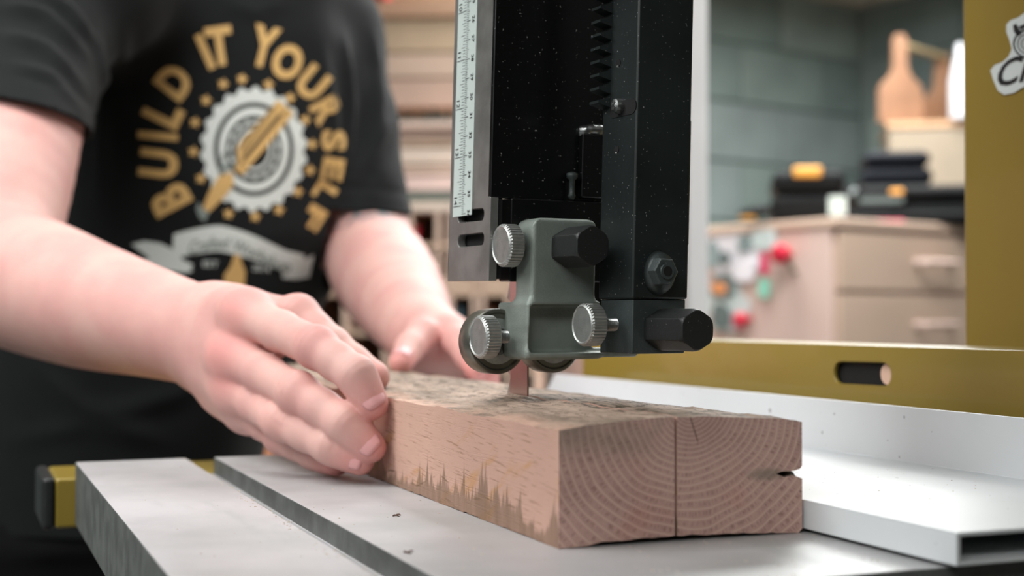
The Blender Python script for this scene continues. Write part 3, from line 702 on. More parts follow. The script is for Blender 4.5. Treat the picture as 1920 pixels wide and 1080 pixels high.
m_nail = NT('fingernail'); m_nail.b.inputs['Base Color'].default_value = lin((214, 156, 156)); m_nail.b.inputs['Roughness'].default_value = .45; m_nail.b.inputs['Coat Weight'].default_value = .05; m_nail = m_nail.m
T3 = lambda L: [P(*p) for p in L]
person = thing('person', P(330, 850, 1.45)*1.0, 'person in a black printed t-shirt pushing the board through the saw', 'person')
person.location.z = FLOOR
# right arm (left in the picture)
R_sh, R_el, R_wr = P(75, -40, 1.30), P(-35, 515, 1.03), P(395, 636, .845)
# hand joints
hand = dict(
 index=([(464, 592, .785), (594, 652, .722), (668, 704, .701), (698, 757, .6985)], [.0126, .0108, .0096, .0083]),
 middle=([(440, 670, .784), (560, 738, .721), (648, 794, .699), (694, 838, .6975)], [.0128, .0106, .0096, .0083]),
 ring=([(444, 728, .787), (528, 790, .730), (620, 836, .706), (674, 863, .7025)], [.0126, .0100, .0090, .0078]),
 pinky=([(464, 766, .798), (528, 820, .760), (588, 850, .740), (630, 868, .728)], [.0115, .0090, .0080, .0070]),
 thumb=([(470, 600, .822), (558, 596, .800), (622, 650, .785), (700, 712, .772)], [.0145, .0130, .0105, .0092]))
lo = np.array([min(p[k] for f in hand.values() for p in T3(f[0])) for k in range(3)]); hi = np.array([max(p[k] for f in hand.values() for p in T3(f[0])) for k in range(3)])
for p in (R_el, R_wr, R_sh+(R_el-R_sh)*.45): lo = np.minimum(lo, p); hi = np.maximum(hi, p)
F = Field(lo-.07, hi+.07, .0014)
fore = [R_el, R_el.lerp(R_wr, .22), R_el.lerp(R_wr, .5), R_el.lerp(R_wr, .78), R_wr]
add_limb(F, [R_sh+(R_el-R_sh)*.40, R_sh+(R_el-R_sh)*.75, R_el], [.058, .055, .047], .01)
add_limb(F, [R_el-cF*-.004, fore[1]+EZ*.003, fore[2], fore[3], R_wr], [.045, .0485, .0430, .0345, .0290], .028)
# palm: fan of tapered bones from the wrist to the knuckles
MC = {k: P(*hand[k][0][0]) for k in hand}
wr_pts = {'index': P(405, 600, .845), 'middle': P(395, 630, .842), 'ring': P(398, 660, .842), 'pinky': P(408, 688, .848), 'thumb': P(415, 598, .850)}
for k, rr_ in (('index', (.0190, .0150)), ('middle', (.0200, .0155)), ('ring', (.0200, .0148)), ('pinky', (.0180, .0130)), ('thumb', (.0180, .0150))):
    add_chain(F, [wr_pts[k], wr_pts[k].lerp(MC[k], .55), MC[k]], [rr_[0], (rr_[0]+rr_[1])/2, rr_[1]], .014)
add_chain(F, [P(470, 640, .815), P(510, 636, .805)], [.019, .012], .012)     # web between thumb and index
add_chain(F, [P(430, 680, .825), P(485, 755, .81)], [.021, .014], .014)
base = F.a.copy()
for k, (pp, rr_) in hand.items():
    pts = T3(pp)
    if k != 'thumb':
        # tip points stay in front of the board's side face
        for i in range(len(pts)):
            if pts[i].x > BX0-rr_[i]*.93: pts[i] = pts[i]+(cH*-1+EX*-.4).normalized()*0+EX*(BX0-rr_[i]*.93-pts[i].x)
    else:
        pts[3].z = .0432+rr_[3]*.86; 
    hand[k] = (pts, rr_)
    # finger pads and joint swelling
    ps, rs_ = [], []
    for i in range(len(pts)-1):
        ps += [pts[i], pts[i].lerp(pts[i+1], .5)]; rs_ += [rr_[i], (rr_[i]+rr_[i+1])*.5*.915]
    ps.append(pts[-1]); rs_.append(rr_[-1]); add_finger(F, base, ps, rs_, k=.010, ks=.0006, kj=.005)
meR = F.mesh('arm_right'); del F, base
def vco(me):
    a = np.empty(len(me.vertices)*3, 'f4'); me.vertices.foreach_get('co', a); return a.reshape(-1, 3).astype('f8')
def setco(me, a): me.vertices.foreach_set('co', a.astype('f4').ravel()); me.update()
def smooth_np(me, it=2, lam=.5):
    n = len(me.vertices); e = np.empty(len(me.edges)*2, 'i4'); me.edges.foreach_get('vertices', e); e = e.reshape(-1, 2); deg = np.bincount(e.ravel(), minlength=n)[:, None]
    a = vco(me)
    for _ in range(it):
        s = np.stack([np.bincount(e[:, 0], a[e[:, 1], k], n)+np.bincount(e[:, 1], a[e[:, 0], k], n) for k in range(3)], 1)/np.maximum(deg, 1); a = a+(s-a)*lam
    setco(me, a)
def wrinkle(me, joints, fl):
    """joints: (point, bone direction, dorsal direction, radius, strength)"""
    a = vco(me); nn = np.empty(len(me.vertices)*3, 'f4'); me.vertices.foreach_get('normal', nn); nn = nn.reshape(-1, 3)
    for p, d, nrm, r, st in joints:
        q = a-np.array(p); m = (np.linalg.norm(q, axis=1) < r*1.7) & (nn@np.array(nrm) > .1)
        s = q[m]@np.array(d); w = np.clip(nn[m]@np.array(nrm), 0, 1)
        dd = np.zeros(m.sum())
        for off in (-.0030, -.0004, .0026): dd += np.exp(-((s-off)/.0009)**2)
        a[m] -= nn[m]*(dd*w*st*.00045)[:, None]
        a[m] += nn[m]*(np.exp(-(s/.006)**2)*w*st*.0007)[:, None]
    setco(me, a)
smooth_np(meR, 2)
nv_ = -cF*.86+EZ*.45; nv_.normalize(); jts = []; redness = []
for k, (pts, rr_) in hand.items():
    for i in (1, 2):
        d = (pts[i+1]-pts[i-1]).normalized(); n_ = (nv_-d*nv_.dot(d)).normalized(); jts.append((pts[i], d, n_, rr_[i], 1.0 if i == 1 else .7))
    redness += [(pts[1], .012, .30), (pts[3], .011, .55)]
    if k in ('index', 'middle', 'ring'): redness.append((pts[0]+nv_*.010, .013, .6))
wrinkle(meR, jts, None)
# left arm (right in the picture)
L_sh, L_el, L_wr = P(618, 80, 1.53), P(694, 478, 1.44), P(792, 628, 1.11)
lhand = dict(
 thumb=([(800, 632, 1.085), (790, 628, 1.05), (768, 652, 1.025), (752, 684, 1.00)], [.0150, .0125, .0105, .0090]),
 index=([(842, 628, 1.07), (860, 642, 1.045), (878, 668, 1.022), (893, 692, 1.000)], [.0130, .0112, .0100, .0086]),
 middle=([(852, 640, 1.085), (878, 655, 1.060), (900, 680, 1.035), (915, 700, 1.018)], [.0130, .0110, .0098, .0084]),
 ring=([(852, 655, 1.10), (884, 672, 1.08), (908, 696, 1.06), (918, 714, 1.045)], [.0125, .0105, .0092, .0080]),
 pinky=([(846, 670, 1.115), (876, 690, 1.10), (896, 712, 1.09), (902, 726, 1.08)], [.0115, .0090, .0080, .0070]))
allp = [p for f in lhand.values() for p in T3(f[0])]+[L_el, L_wr, L_sh+(L_el-L_sh)*.5]
F = Field(np.array([list(p) for p in allp]).min(0)-.07, np.array([list(p) for p in allp]).max(0)+.07, .0018)
add_limb(F, [L_sh+(L_el-L_sh)*.5, L_sh+(L_el-L_sh)*.8, L_el], [.045, .046, .045], .01)
add_limb(F, [L_el, L_el.lerp(L_wr, .25), L_el.lerp(L_wr, .6), L_wr], [.046, .0495, .043, .029], .012)
for k, rr_ in (('thumb', (.018, .016)), ('index', (.020, .015)), ('middle', (.021, .016)), ('ring', (.020, .015)), ('pinky', (.018, .013))):
    w_ = L_wr+(P(*lhand[k][0][0])-L_wr)*.15; add_chain(F, [w_, P(*lhand[k][0][0])], rr_, .014)
base = F.a.copy()
for k, (pp, rr_) in lhand.items():
    pts = T3(pp)
    if k == 'thumb': pts[3].z = max(pts[3].z, .0440+rr_[3]*.9)
    lhand[k] = (pts, rr_); add_finger(F, base, pts, rr_, k=.010, ks=.001, kj=.005)
    redness += [(pts[3], .011, .6)]
redness += [(P(820, 668, 1.06), .02, .35)]  # redder palm patch paints in the shade of the hand's hollow
meL = F.mesh('arm_left'); del F, base; smooth_np(meL, 2)
# torso, neck, head and legs
tor_c = P(395, 300, 1.47); fz = -cF.copy(); fz.z = 0; fz.normalize()
yaw = math.radians(-14); tN = Vector((fz.x*math.cos(yaw)-fz.y*math.sin(yaw), fz.x*math.sin(yaw)+fz.y*math.cos(yaw), 0)); tS = Vector((-tN.y, tN.x, 0))
if tS.dot(cR) < 0: tS = -tS
levels = []   # z, centre, half width, half depth
for py, cx, hw, hd in ((-175, 430, 120, .060), (-120, 420, 200, .085), (-60, 385, 222, .096), (0, 385, 254, .108), (100, 400, 264, .118), (300, 400, 266, .122), (450, 390, 266, .122), (560, 318, 284, .120), (720, 235, 275, .122), (900, 205, 262, .125), (1000, 200, 258, .125)):
    c = P(cx, py, 1.47); levels.append((c.z, c.x, c.y, hw/FPX*1.47, hd))
levels.sort(); lv = np.array(levels)
def torso_d(X, Y, Z, grow=0, lim=None):
    z = Z[0, 0, :]; cx, cy, a, b = [np.interp(z, lv[:, 0], lv[:, k])[None, None, :] for k in (1, 2, 3, 4)]
    u = (X-cx)*tS.x+(Y-cy)*tS.y; v = (X-cx)*tN.x+(Y-cy)*tN.y
    a = a+grow; b = b+grow
    f = ((np.abs(u)/a)**2.5+(np.abs(v)/b)**2.5)**(1/2.5)
    d = (f-1)*np.minimum(a, b)
    return np.maximum(d, np.maximum(Z-lv[-1, 0]-grow, lv[0, 0]-Z)).astype('f4')
neck0, neck1 = P(470, -120, 1.47), P(505, -300, 1.43); headc = P(520, -470, 1.40)
hipL, hipR = P(300, 1000, 1.47), P(110, 1000, 1.47)
def leg_pts(h, s): k = h+EZ*-.33+cH*-.03; k.z = -.52; an = k+cH*.02; an.z = FLOOR+.07; return [h, k, an]
lo = np.array([-.6, .9, FLOOR]); hi = np.array([.45, 1.8, .62])
hi = np.array([max(P(760, 0, 1.5).x, .35)+.05, P(-50, 0, 1.6).y+.2, headc.z+.15]); lo = np.array([P(-50, 0, 1.47).x-.1, P(760, 0, 1.3).y-.15, FLOOR])
F = Field(lo, hi, .007); sl, X, Y, Z = F.sub(lo, hi)
F.a = np.minimum(torso_d(X, Y, Z, -.012), .05).astype('f4')
add_chain(F, [neck0, neck1], [.062, .054], .03)
add_chain(F, [headc-EZ*.03+tN*.015, headc+EZ*.04-tN*.012], [.066, .086], .02); add_chain(F, [headc-EZ*.075+tN*.045, headc-EZ*.04+tN*.02], [.035, .05], .02)
add_chain(F, [headc+EZ*.012+tN*.085, headc-EZ*.028+tN*.100], [.010, .015], .012)                       # nose
for s_ in (-1, 1):
    add_chain(F, [headc+tS*s_*.078-EZ*.02, headc+tS*s_*.082+EZ*.015], [.010, .014], .006)                # ears
    add_chain(F, [headc+tS*s_*.032+tN*.074+EZ*.028, headc+tS*s_*.012+tN*.080+EZ*.028], [.012, .010], .01)  # brow
add_chain(F, [headc-tS*.018+tN*.082-EZ*.052, headc+tS*.018+tN*.082-EZ*.052], [.010, .010], .008)          # mouth
for h, s_ in ((hipL, 1), (hipR, -1)): add_chain(F, leg_pts(h, s_), [.085, .058, .042], .04, .03)
add_chain(F, [R_sh+tS*.05, R_sh, R_sh.lerp(R_el, .5)], [.055, .055, .047], .04, .02); add_chain(F, [L_sh-tS*.03, L_sh, L_sh.lerp(L_el, .55)], [.05, .052, .043], .04, .02)
meT = F.mesh('torso'); smooth_np(meT, 2)
# one body
bm = bmesh.new()
for me in (meR, meL, meT): bm.from_mesh(me)
me = bpy.data.meshes.new('body'); bm.to_mesh(me); bm.free(); me.shade_smooth()
body = obj('body', me, m_skin, person)
a = vco(me); fl = np.zeros(len(a))
for p, r, s_ in redness: fl = np.maximum(fl, s_*np.exp(-(((a-np.array(p))**2).sum(1))/r**2))
at = me.attributes.new('redness', 'FLOAT', 'POINT'); at.data.foreach_set('value', fl.astype('f4'))
tp = P(690, 412, 1.40); ik = np.exp(-((((a-np.array(tp))**2).sum(1))/.030**2))*(a[:, 2] > P(700, 430, 1.39).z)
at = me.attributes.new('ink', 'FLOAT', 'POINT'); at.data.foreach_set('value', np.clip(ik*1.6, 0, 1).astype('f4'))
# fingernails: curved plates on the last joints
def nail(pts, r, n_hint, parent):
    r = r[3]
    d = (pts[3]-pts[2]).normalized(); n_ = (n_hint-d*n_hint.dot(d)).normalized(); s_ = d.cross(n_); c = pts[3]-d*r*.05; b = bmesh.new(); rows = []
    for i in range(8):
        t_ = i/7; x = -.0092+t_*.0132; wd = (.66 if t_ < .85 else .58)*(1-(.22 if i == 0 else 0)-(.25 if i == 7 else 0))
        rows.append([c+d*x+(s_*math.sin(q_*wd*1.25)+n_*math.cos(q_*wd*1.25))*(math.sqrt(max(r*r*.15, r*r-max(0, x-.0008)**2*.8)) if x > .0008 else r)*1.012 for q_ in np.linspace(-1, 1, 9)])
    vv = [[b.verts.new(p) for p in rw] for rw in rows]
    for i in range(7):
        for j in range(8): b.faces.new((vv[i][j], vv[i][j+1], vv[i+1][j+1], vv[i+1][j]))
    o = obj('fingernail', b, m_nail, parent, smooth=True); thick(o, .0004, 0); return o
for k in ('index', 'middle', 'ring'): nail(*hand[k], (-cF*1+cR*.42-EZ*.05).normalized(), body)
nail(*lhand['thumb'], (-cF+EZ*.6).normalized(), body); nail(*lhand['index'], (-cF*.5+EZ).normalized(), body)
# ---- t-shirt
m_shirt = mat('black_cotton', (16, 18, 19), .88, var=.12, vs_=20, bump=.3, bs=2500, spec=.25); m_shirt.node_tree.nodes['Principled BSDF'].inputs['Sheen Weight'].default_value = .05
m_trous = mat('black_trousers', (14, 14, 16), .9, var=.1, vs_=20, bump=.2, bs=1500, spec=.2)
hemR = P(80, 243, 1.18); hemL = P(700, 400, 1.44)
hi2 = hi.copy(); hi2[2] = P(400, -190, 1.47).z; lo2 = lo.copy(); lo2[2] = P(200, 1000, 1.47).z-.02
lo2 = np.minimum(lo2, np.array(list(R_sh))-.12); lo2[2] = P(200, 1000, 1.47).z-.02
F = Field(lo2, hi2, .005); sl, X, Y, Z = F.sub(lo2, hi2)
F.a = np.minimum(torso_d(X, Y, Z, .004), .05).astype('f4')
add_chain(F, [neck0-EZ*.03, neck0+EZ*.02], [.085, .068], .05)
add_chain(F, [R_sh+tS*.06-EZ*.01, R_sh, R_sh.lerp(R_el, .25), R_sh.lerp(R_el, .70)], [.066, .069, .068, .066], .035, .02)
add_chain(F, [neck0-EZ*.07-tN*.02, R_sh.lerp(neck0, .18)-EZ*.012], [.075, .066], .05); add_chain(F, [neck0-EZ*.07-tN*.02, L_sh.lerp(neck0, .18)], [.075, .054], .05)
sc = [L_sh-tS*.05, L_sh, L_sh.lerp(L_el, .4), L_sh.lerp(L_el, 1.0)]
add_chain(F, sc, [.054, .054, .052, .052], .035, .02)
me = F.mesh('t_shirt'); smooth_np(me, 3)
a = vco(me); nn = np.empty(len(a)*3, 'f4'); me.vertices.foreach_get('normal', nn); nn = nn.reshape(-1, 3)
# cloth folds: drapes across the sleeves and long soft folds on the body, laid along the surface
bm = bmesh.new(); bm.from_mesh(me); bvh = BVHTree.FromBMesh(bm); bm.free()
def fold(pts, w, h_):
    out = np.zeros(len(a)); W_ = []
    for (x0, y0), (x1, y1) in zip(pts[:-1], pts[1:]):
        for i in range(8):
            t_ = i/8; h__ = bvh.ray_cast(CAM, ray(x0+(x1-x0)*t_, y0+(y1-y0)*t_).normalized())[0]
            if h__ is not None: W_.append(h__)
    n_ = len(W_)
    for i in range(n_-1):
        p0, p1 = np.array(W_[i]), np.array(W_[i+1]); d = p1-p0; L = np.linalg.norm(d)+1e-9
        if L > .05: continue
        t_ = np.clip(((a-p0)@d)/L**2, 0, 1); rr_ = np.linalg.norm(a-p0-t_[:, None]*d, axis=1); e = min(1, (i+.5)/(n_*.3), (n_-i-.5)/(n_*.3))
        out = np.maximum(out, e*np.exp(-(rr_/w)**2))
    return out*h_
ds = np.zeros(len(a))
for pts_, w_, h_ in [([(0, 10), (80, 30), (170, 110)], .008, .009), ([(0, 62), (80, 90), (165, 170)], .008, .008), ([(40, -40), (130, 20), (185, 90)], .007, .007), ([(0, 115), (90, 140), (165, 215)], .007, .004),
                     ([(185, 60), (200, 200), (185, 400)], .010, .007), ([(240, 20), (225, 140), (235, 260)], .010, .004), ([(645, 60), (655, 200), (648, 380)], .009, .008), ([(700, 60), (712, 180), (700, 330)], .009, .006),
                     ([(742, 210), (700, 270), (668, 360)], .008, .006), ([(600, 70), (625, 220), (640, 360)], .010, .005), ([(735, 300), (705, 350), (690, 390)], .007, .004), ([(170, 770), (250, 765), (330, 740), (400, 700)], .010, .007),
                     ([(60, 680), (150, 760), (300, 820)], .010, .006), ([(150, 430), (180, 540), (200, 640)], .010, .006), ([(0, 830), (160, 800), (330, 830)], .010, .006), ([(430, 0), (480, 24), (540, 0)], .010, .005)]:
    ds += fold(pts_, w_, h_)
ds += hn1(a*np.array([1, 1, .35]), 22)*.0025+hn2(a, 60)*.0008
for hp, ax_ in ((hemR, (-EZ*.98-cR*.14-cF*.12).normalized()), (hemL, -EZ)):
    s_ = (a-np.array(hp))@np.array(ax_); near = np.linalg.norm(a-np.array(hp), axis=1) < .09
    ds -= np.where(near, np.exp(-((s_+.022)/.003)**2)*.0015, 0)
setco(me, a+nn*ds[:, None])
bm = bmesh.new(); bm.from_mesh(me); bpy.data.meshes.remove(me)
def cut(bm, p, n, rad=None, centre=None):
    geom = [g for g in bm.faces if rad is None or (g.calc_center_median()-centre).length < rad]
    ge = set(geom); es = {e for f in geom for e in f.edges}; vs3 = {v for f in geom for v in f.verts}
    r = bmesh.ops.bisect_plane(bm, geom=list(geom)+list(es)+list(vs3), plane_co=p, plane_no=n)
    rm = [f for f in bm.faces if (rad is None or (f.calc_center_median()-centre).length < rad) and (f.calc_center_median()-p).dot(n) > 0]
    bmesh.ops.delete(bm, geom=rm, context='FACES')
cut(bm, hemR, (-EZ*.98-cR*.14-cF*.12).normalized(), .165, hemR-EZ*.06)
cut(bm, hemL, (-EZ).normalized(), .078, P(716, 458, 1.45))
cut(bm, neck0+EZ*.012, (neck1-neck0+tN*.06).normalized(), .12, neck0+EZ*.06)
cut(bm, Vector((0, 0, lo2[2]+.035)), -EZ)
me = bpy.data.meshes.new('t_shirt'); bm.to_mesh(me); bvh = BVHTree.FromBMesh(bm); bm.free(); me.shade_smooth()
shirt = obj('t_shirt', me, m_shirt, person, label='plain black short-sleeved t-shirt with a gold and white print'); thick(shirt, .0028, -1)
# ---- print on the shirt: flat ink laid on the cloth
def hit(px, py, off):
    r = ray(px, py).normalized(); h_, n_, i_, d_ = bvh.ray_cast(CAM, r)
    if h_ is None: return None
    return h_-r*off
def decal(name, bm2, m, off, parent, sub=9):
    """bm2 holds flat shapes in picture units; they are laid onto the cloth"""
    for _ in range(3):
        es = [e for e in bm2.edges if e.calc_length() > sub]
        if not es: break
        bmesh.ops.subdivide_edges(bm2, edges=es, cuts=1); bmesh.ops.triangulate(bm2, faces=[f for f in bm2.faces if len(f.verts) > 4])
    bad = []
    for v in bm2.verts:
        h_ = hit(v.co.x, v.co.y, off)
        if h_ is None: bad.append(v)
        else: v.co = h_
    if bad: bmesh.ops.delete(bm2, geom=bad, context='VERTS')
    o = obj(name, bm2, m, parent); return o
m_pg = mat('gold_ink', (204, 164, 102), .7, var=.05); m_pw = mat('white_ink', (206, 210, 206), .7, var=.05); m_pgrey = mat('grey_ink', (120, 128, 124), .7)
C0 = (478, 283)
def letters(bm2, ch, cx, cy, h_, w, rot, bold=.045):
    a_ = math.radians(rot); me_ = text_mesh(ch, bold); xs = [v.co.x for v in me_.vertices]; ys = [v.co.y for v in me_.vertices]
    mx, my = (max(xs)+min(xs))/2, (max(ys)+min(ys))/2; sx, sy = w/(max(xs)-min(xs)), h_/(max(ys)-min(ys))
    vv = []
    for v in me_.vertices:
        x, y = (v.co.x-mx)*sx, (v.co.y-my)*sy; vv.append(bm2.verts.new((cx+x*math.cos(a_)+y*math.sin(a_), cy+x*math.sin(a_)-y*math.cos(a_), 0)))
    for p in me_.polygons:
        try: bm2.faces.new([vv[i] for i in p.vertices])
        except ValueError: pass
    bpy.data.meshes.remove(me_)
# letter, centre x, centre y, height, width, rotation clockwise of its upright
for L_ in [('B', 319, 373, 76, 44, 242), ('U', 298, 307, 74, 52, 277), ('I', 296, 255, 76, 13, 275), ('L', 306, 212, 74, 40, 296), ('D', 327, 153, 66, 52, 308), ('I', 385, 97, 70, 14, -24), ('T', 412, 86, 74, 50, -8),
           ('Y', 495, 87, 78, 50, 14), ('O', 539, 116, 68, 56, 22), ('U', 586, 156, 62, 48, 40), ('R', 613, 207, 56, 42, 62), ('S', 626, 264, 46, 40, 90), ('E', 624, 317, 40, 42, 100), ('L', 609, 360, 40, 34, 122), ('F', 589, 408, 36, 44, 122)]:
    b2 = bmesh.new(); letters(b2, *L_); decal('print_letter', b2, m_pg, .0010, shirt)
def star(bm2, cx, cy, r, rot=0):
    vv = [bm2.verts.new((cx+(r if i % 2 == 0 else r*.5)*math.sin(math.pi*i/5+rot), cy-(r if i % 2 == 0 else r*.5)*math.cos(math.pi*i/5+rot), 0)) for i in range(10)]; bm2.faces.new(vv)
for (x, y) in [(240, 445), (360, 363), (422, 304), (490, 286), (586, 306), (664, 354), (719, 434), (744, 522), (736, 616), (692, 694), (624, 760), (538, 784), (441, 774), (341, 646), (314, 549), (320, 443)][1:]:
    b2 = bmesh.new(); star(b2, 200+x*.518, y*.518, 11.5, .2); decal('print_star', b2, m_pg, .0010, shirt)
def annulus(bm2, cx, cy, rx, ry, t_, n=72, teeth=0, a0=0, a1=2*math.pi):
    inn, out = [], []
    for i in range(n+1):
        q_ = a0+(a1-a0)*i/n; k_ = 1+(.035*(1 if (i//2) % 2 else -1) if teeth else 0)
        out.append(bm2.verts.new((cx+rx*k_*math.cos(q_), cy+ry*k_*math.sin(q_), 0))); inn.append(bm2.verts.new((cx+(rx-t_)*math.cos(q_), cy+(ry-t_*ry/rx)*math.sin(q_), 0)))
    for i in range(n): bm2.faces.new((out[i], out[i+1], inn[i+1], inn[i]))
b2 = bmesh.new(); annulus(b2, 476, 280, 97, 114, 22, teeth=1, n=88); annulus(b2, 476, 280, 66, 79, 13); annulus(b2, 476, 280, 46, 54, 5, teeth=1, n=60); annulus(b2, 476, 280, 33, 40, 5)
for i in range(0, 360, 60): pass
decal('print_saw_disc', b2, m_pw, .0010, shirt)
b2 = bmesh.new()
def poly2(bm2, pts): bm2.faces.new([bm2.verts.new((x, y, 0)) for x, y in pts])
poly2(b2, [(521, 187), (551, 212), (455, 328), (440, 318), (446, 300), (444, 276)])
poly2(b2, [(410, 330), (436, 322), (438, 346), (424, 366), (392, 398), (380, 390), (392, 360)])
decal('print_tool', b2, m_pg, .0018, shirt)
b2 = bmesh.new(); 
def strip(bm2, p0, p1, w):
    dx, dy = p1[0]-p0[0], p1[1]-p0[1]; L = math.hypot(dx, dy); nx, ny = -dy/L*w, dx/L*w; poly2(bm2, [(p0[0]+nx, p0[1]+ny), (p1[0]+nx, p1[1]+ny), (p1[0]-nx, p1[1]-ny), (p0[0]-nx, p0[1]-ny)])
for s_, e_ in [((514, 200), (452, 282)), ((524, 214), (456, 296))]: strip(b2, s_, e_, 1.8)
strip(b2, (537, 206), (448, 312), 1.0)
decal('print_tool_lines', b2, mat('dark_ink', (30, 30, 28), .8), .0024, shirt)
b2 = bmesh.new(); annulus(b2, 428, 300, 14, 17, 3, n=24); strip(b2, (412, 322), (430, 306), 4)
decal('print_ferrule', b2, m_pgrey, .0026, shirt); b2 = bmesh.new()
poly2(b2, [(372, 378), (380, 390), (392, 398), (384, 416), (374, 408), (368, 392)])
decal('print_ferrule', b2, m_pgrey, .0026, shirt)
b2 = bmesh.new()      # banner
n = 22; top, bot = [], []
for i in range(n+1):
    t_ = i/n; x = 326+(570-326)*t_; top.append((x, 440-18*math.sin(math.pi*min(1, t_*1.15+.02))+max(0, t_-.35)*58)); bot.append((x-3+6*t_, 484-14*math.sin(math.pi*min(1, t_*1.1))+max(0, t_-.35)*58))
for i in range(n): poly2(b2, [top[i], top[i+1], bot[i+1], bot[i]])
poly2(b2, [(246, 458), (270, 452), (300, 456), (322, 466), (330, 482), (362, 496), (350, 512), (300, 506), (262, 492), (280, 484)])
poly2(b2, [(326, 440), (340, 484), (362, 508), (346, 512), (328, 490)])
poly2(b2, [(527, 500), (566, 506), (572, 486), (588, 478), (580, 520), (556, 524), (530, 522)])
decal('print_banner', b2, m_pw, .0010, shirt)
b2 = bmesh.new(); me_ = text_mesh('Crafted Workshop', .01, .3); xs = [v.co.x for v in me_.vertices]; mx = (max(xs)+min(xs))/2; hw = (max(xs)-min(xs))/2; vv = []
for v in me_.vertices:
    t_ = ((v.co.x-mx)/hw+1)/2; x = 354+(545-354)*t_; y = (463-14*math.sin(math.pi*min(1, t_*1.1+.05))+max(0, t_-.35)*50)-v.co.y*34+6; vv.append(b2.verts.new((x, y, 0)))
for p in me_.polygons:
    try: b2.faces.new([vv[i] for i in p.vertices])
    except ValueError: pass
decal('print_banner_lettering', b2, m_pgrey, .0016, shirt)
b2 = bmesh.new(); letters(b2, 'EST', 395, 495, 12, 28, 3, .01); decal('print_year', b2, m_pw, .0010, shirt); b2 = bmesh.new(); letters(b2, '2014', 490, 503, 12, 32, 6, .01); decal('print_year', b2, m_pw, .0010, shirt)
b2 = bmesh.new(); poly2(b2, [(440, 476), (450, 476), (454, 496), (460, 508), (458, 545), (420, 536), (420, 516), (432, 500)]); decal('print_plane', b2, m_pg, .0010, shirt)
# collar, trousers, shoes, hair, eyes
F = Field(lo, np.array([hi[0], hi[1], P(0, 930, 1.47).z+.02]), .008); sl, X, Y, Z = F.sub(lo, hi)
F.a = np.minimum(np.maximum(torso_d(X, Y, Z, -.004), Z-P(0, 900, 1.47).z), .05).astype('f4')
for h, s_ in ((hipL, 1), (hipR, -1)):
    lp = leg_pts(h, s_); lp[-1] = lp[-1]+EZ*-.03; add_chain(F, lp, [.098, .078, .066], .05, .03)
me = F.mesh('trousers'); smooth_np(me, 2); obj('trousers', me, m_trous, person, label='black trousers')
for h, s_ in ((hipL, 1), (hipR, -1)):
    an = leg_pts(h, s_)[2]; F = Field(np.array(list(an))-.30, np.array(list(an))+.30, .006); add_chain(F, [an-EZ*.035-tN*.03, an-EZ*.035+tN*.10, an-EZ*.042+tN*.19], [.038, .036, .030], .02)
    add_chain(F, [an-EZ*.03, an+EZ*.02], [.045, .048], .02); _, X, Y, Z = F.sub(F.lo, F.lo+1); F.a = np.maximum(F.a, (FLOOR+.001-Z)).astype('f4')
    me = F.mesh('shoe'); obj('shoe', me, m_black, person)
F = Field(np.array(list(headc))-.15, np.array(list(headc))+.16, .004); add_chain(F, [headc-tN*.030-EZ*.035, headc+EZ*.052-tN*.016], [.072, .092], .02)
_, X, Y, Z = F.sub(F.lo, F.lo+1); pl_ = (X-headc.x)*(tN.x*.8)+(Y-headc.y)*(tN.y*.8)-(Z-headc.z)*.6-.012; F.a = np.maximum(F.a, pl_).astype('f4')
me = F.mesh('hair'); smooth_np(me, 1); obj('hair', me, mat('brown_hair', (70, 50, 36), .7, bump=.6, bs=300), body)
for s_ in (-1, 1):
    b = bmesh.new(); bmesh.ops.create_uvsphere(b, u_segments=20, v_segments=12, radius=.0125); bmesh.ops.translate(b, verts=b.verts, vec=headc+tS*s_*.031+tN*.068+EZ*.008)
    obj('eye', b, mat('eye_white', (225, 222, 218), .2), body, smooth=True)
    b = bmesh.new(); bm_lathe(b, headc+tS*s_*.031+tN*.0795+EZ*.008, tN, [(0, .0058), (.0012, .0045), (.0016, .001)], n=20); obj('iris', b, mat('iris_brown', (60, 44, 34), .2), body)
# ------------------------------------------------------------------ back of the shop, right of the saw
m_birch = mat('birch_plywood', (208, 182, 172), .6, var=.07, vs_=7, mscale=(1, 1, .2)); m_birch2 = mat('birch_front', (194, 168, 150), .6, var=.07, vs_=6, mscale=(.3, 1, 1))
m_edge = mat('plywood_edge', (176, 140, 108), .7, var=.15, vs_=60); m_tote = mat('cherry_tote', (132, 96, 72), .55, var=.12, vs_=12)
m_case = mat('black_case_plastic', (13, 14, 15), .7, spec=.15, bump=.2, bs=200); m_case2 = mat('dark_navy_case', (16, 19, 26), .7, spec=.15)
m_yel = mat('orange_yellow_plastic', (226, 160, 62), .5); m_red = mat('red_plastic', (206, 30, 60), .35); m_pink = mat('pink_vinyl', (222, 72, 112), .5)
m_lbl = mat('pale_label', (190, 204, 200), .6, var=.02)
cc = P(1568, 408, 3.0); TZ = cc.z                            # near upper corner of the drawer cabinet
def cloc(px, py, d): return P(px, py, d)
cab = thing('drawer_cabinet', (cc+rX*.5+rY*.3)*1.0, 'birch plywood drawer cabinet covered with stickers on its left side', 'cabinet'); cab.location.z = FLOOR
K0 = Vector((cc.x, cc.y, 0)); CWd, CDp = .62, 1.02
def kbox(name, lo_, hi_, m, parent=None, **k): return box(name, lo_, hi_, m, parent, c=K0, X=rX, Y=rY, **k)
kbox('body', (0, .018, FLOOR), (CWd, CDp, TZ-.02), m_birch, cab, bevel=.003)
kbox('top', (-.006, -.004, TZ-.02), (CWd+.02, CDp+.01, TZ), m_birch2, cab, bevel=.004)
zz = TZ-.03; hts = [.135, .15, .17, .19, .20, .20]
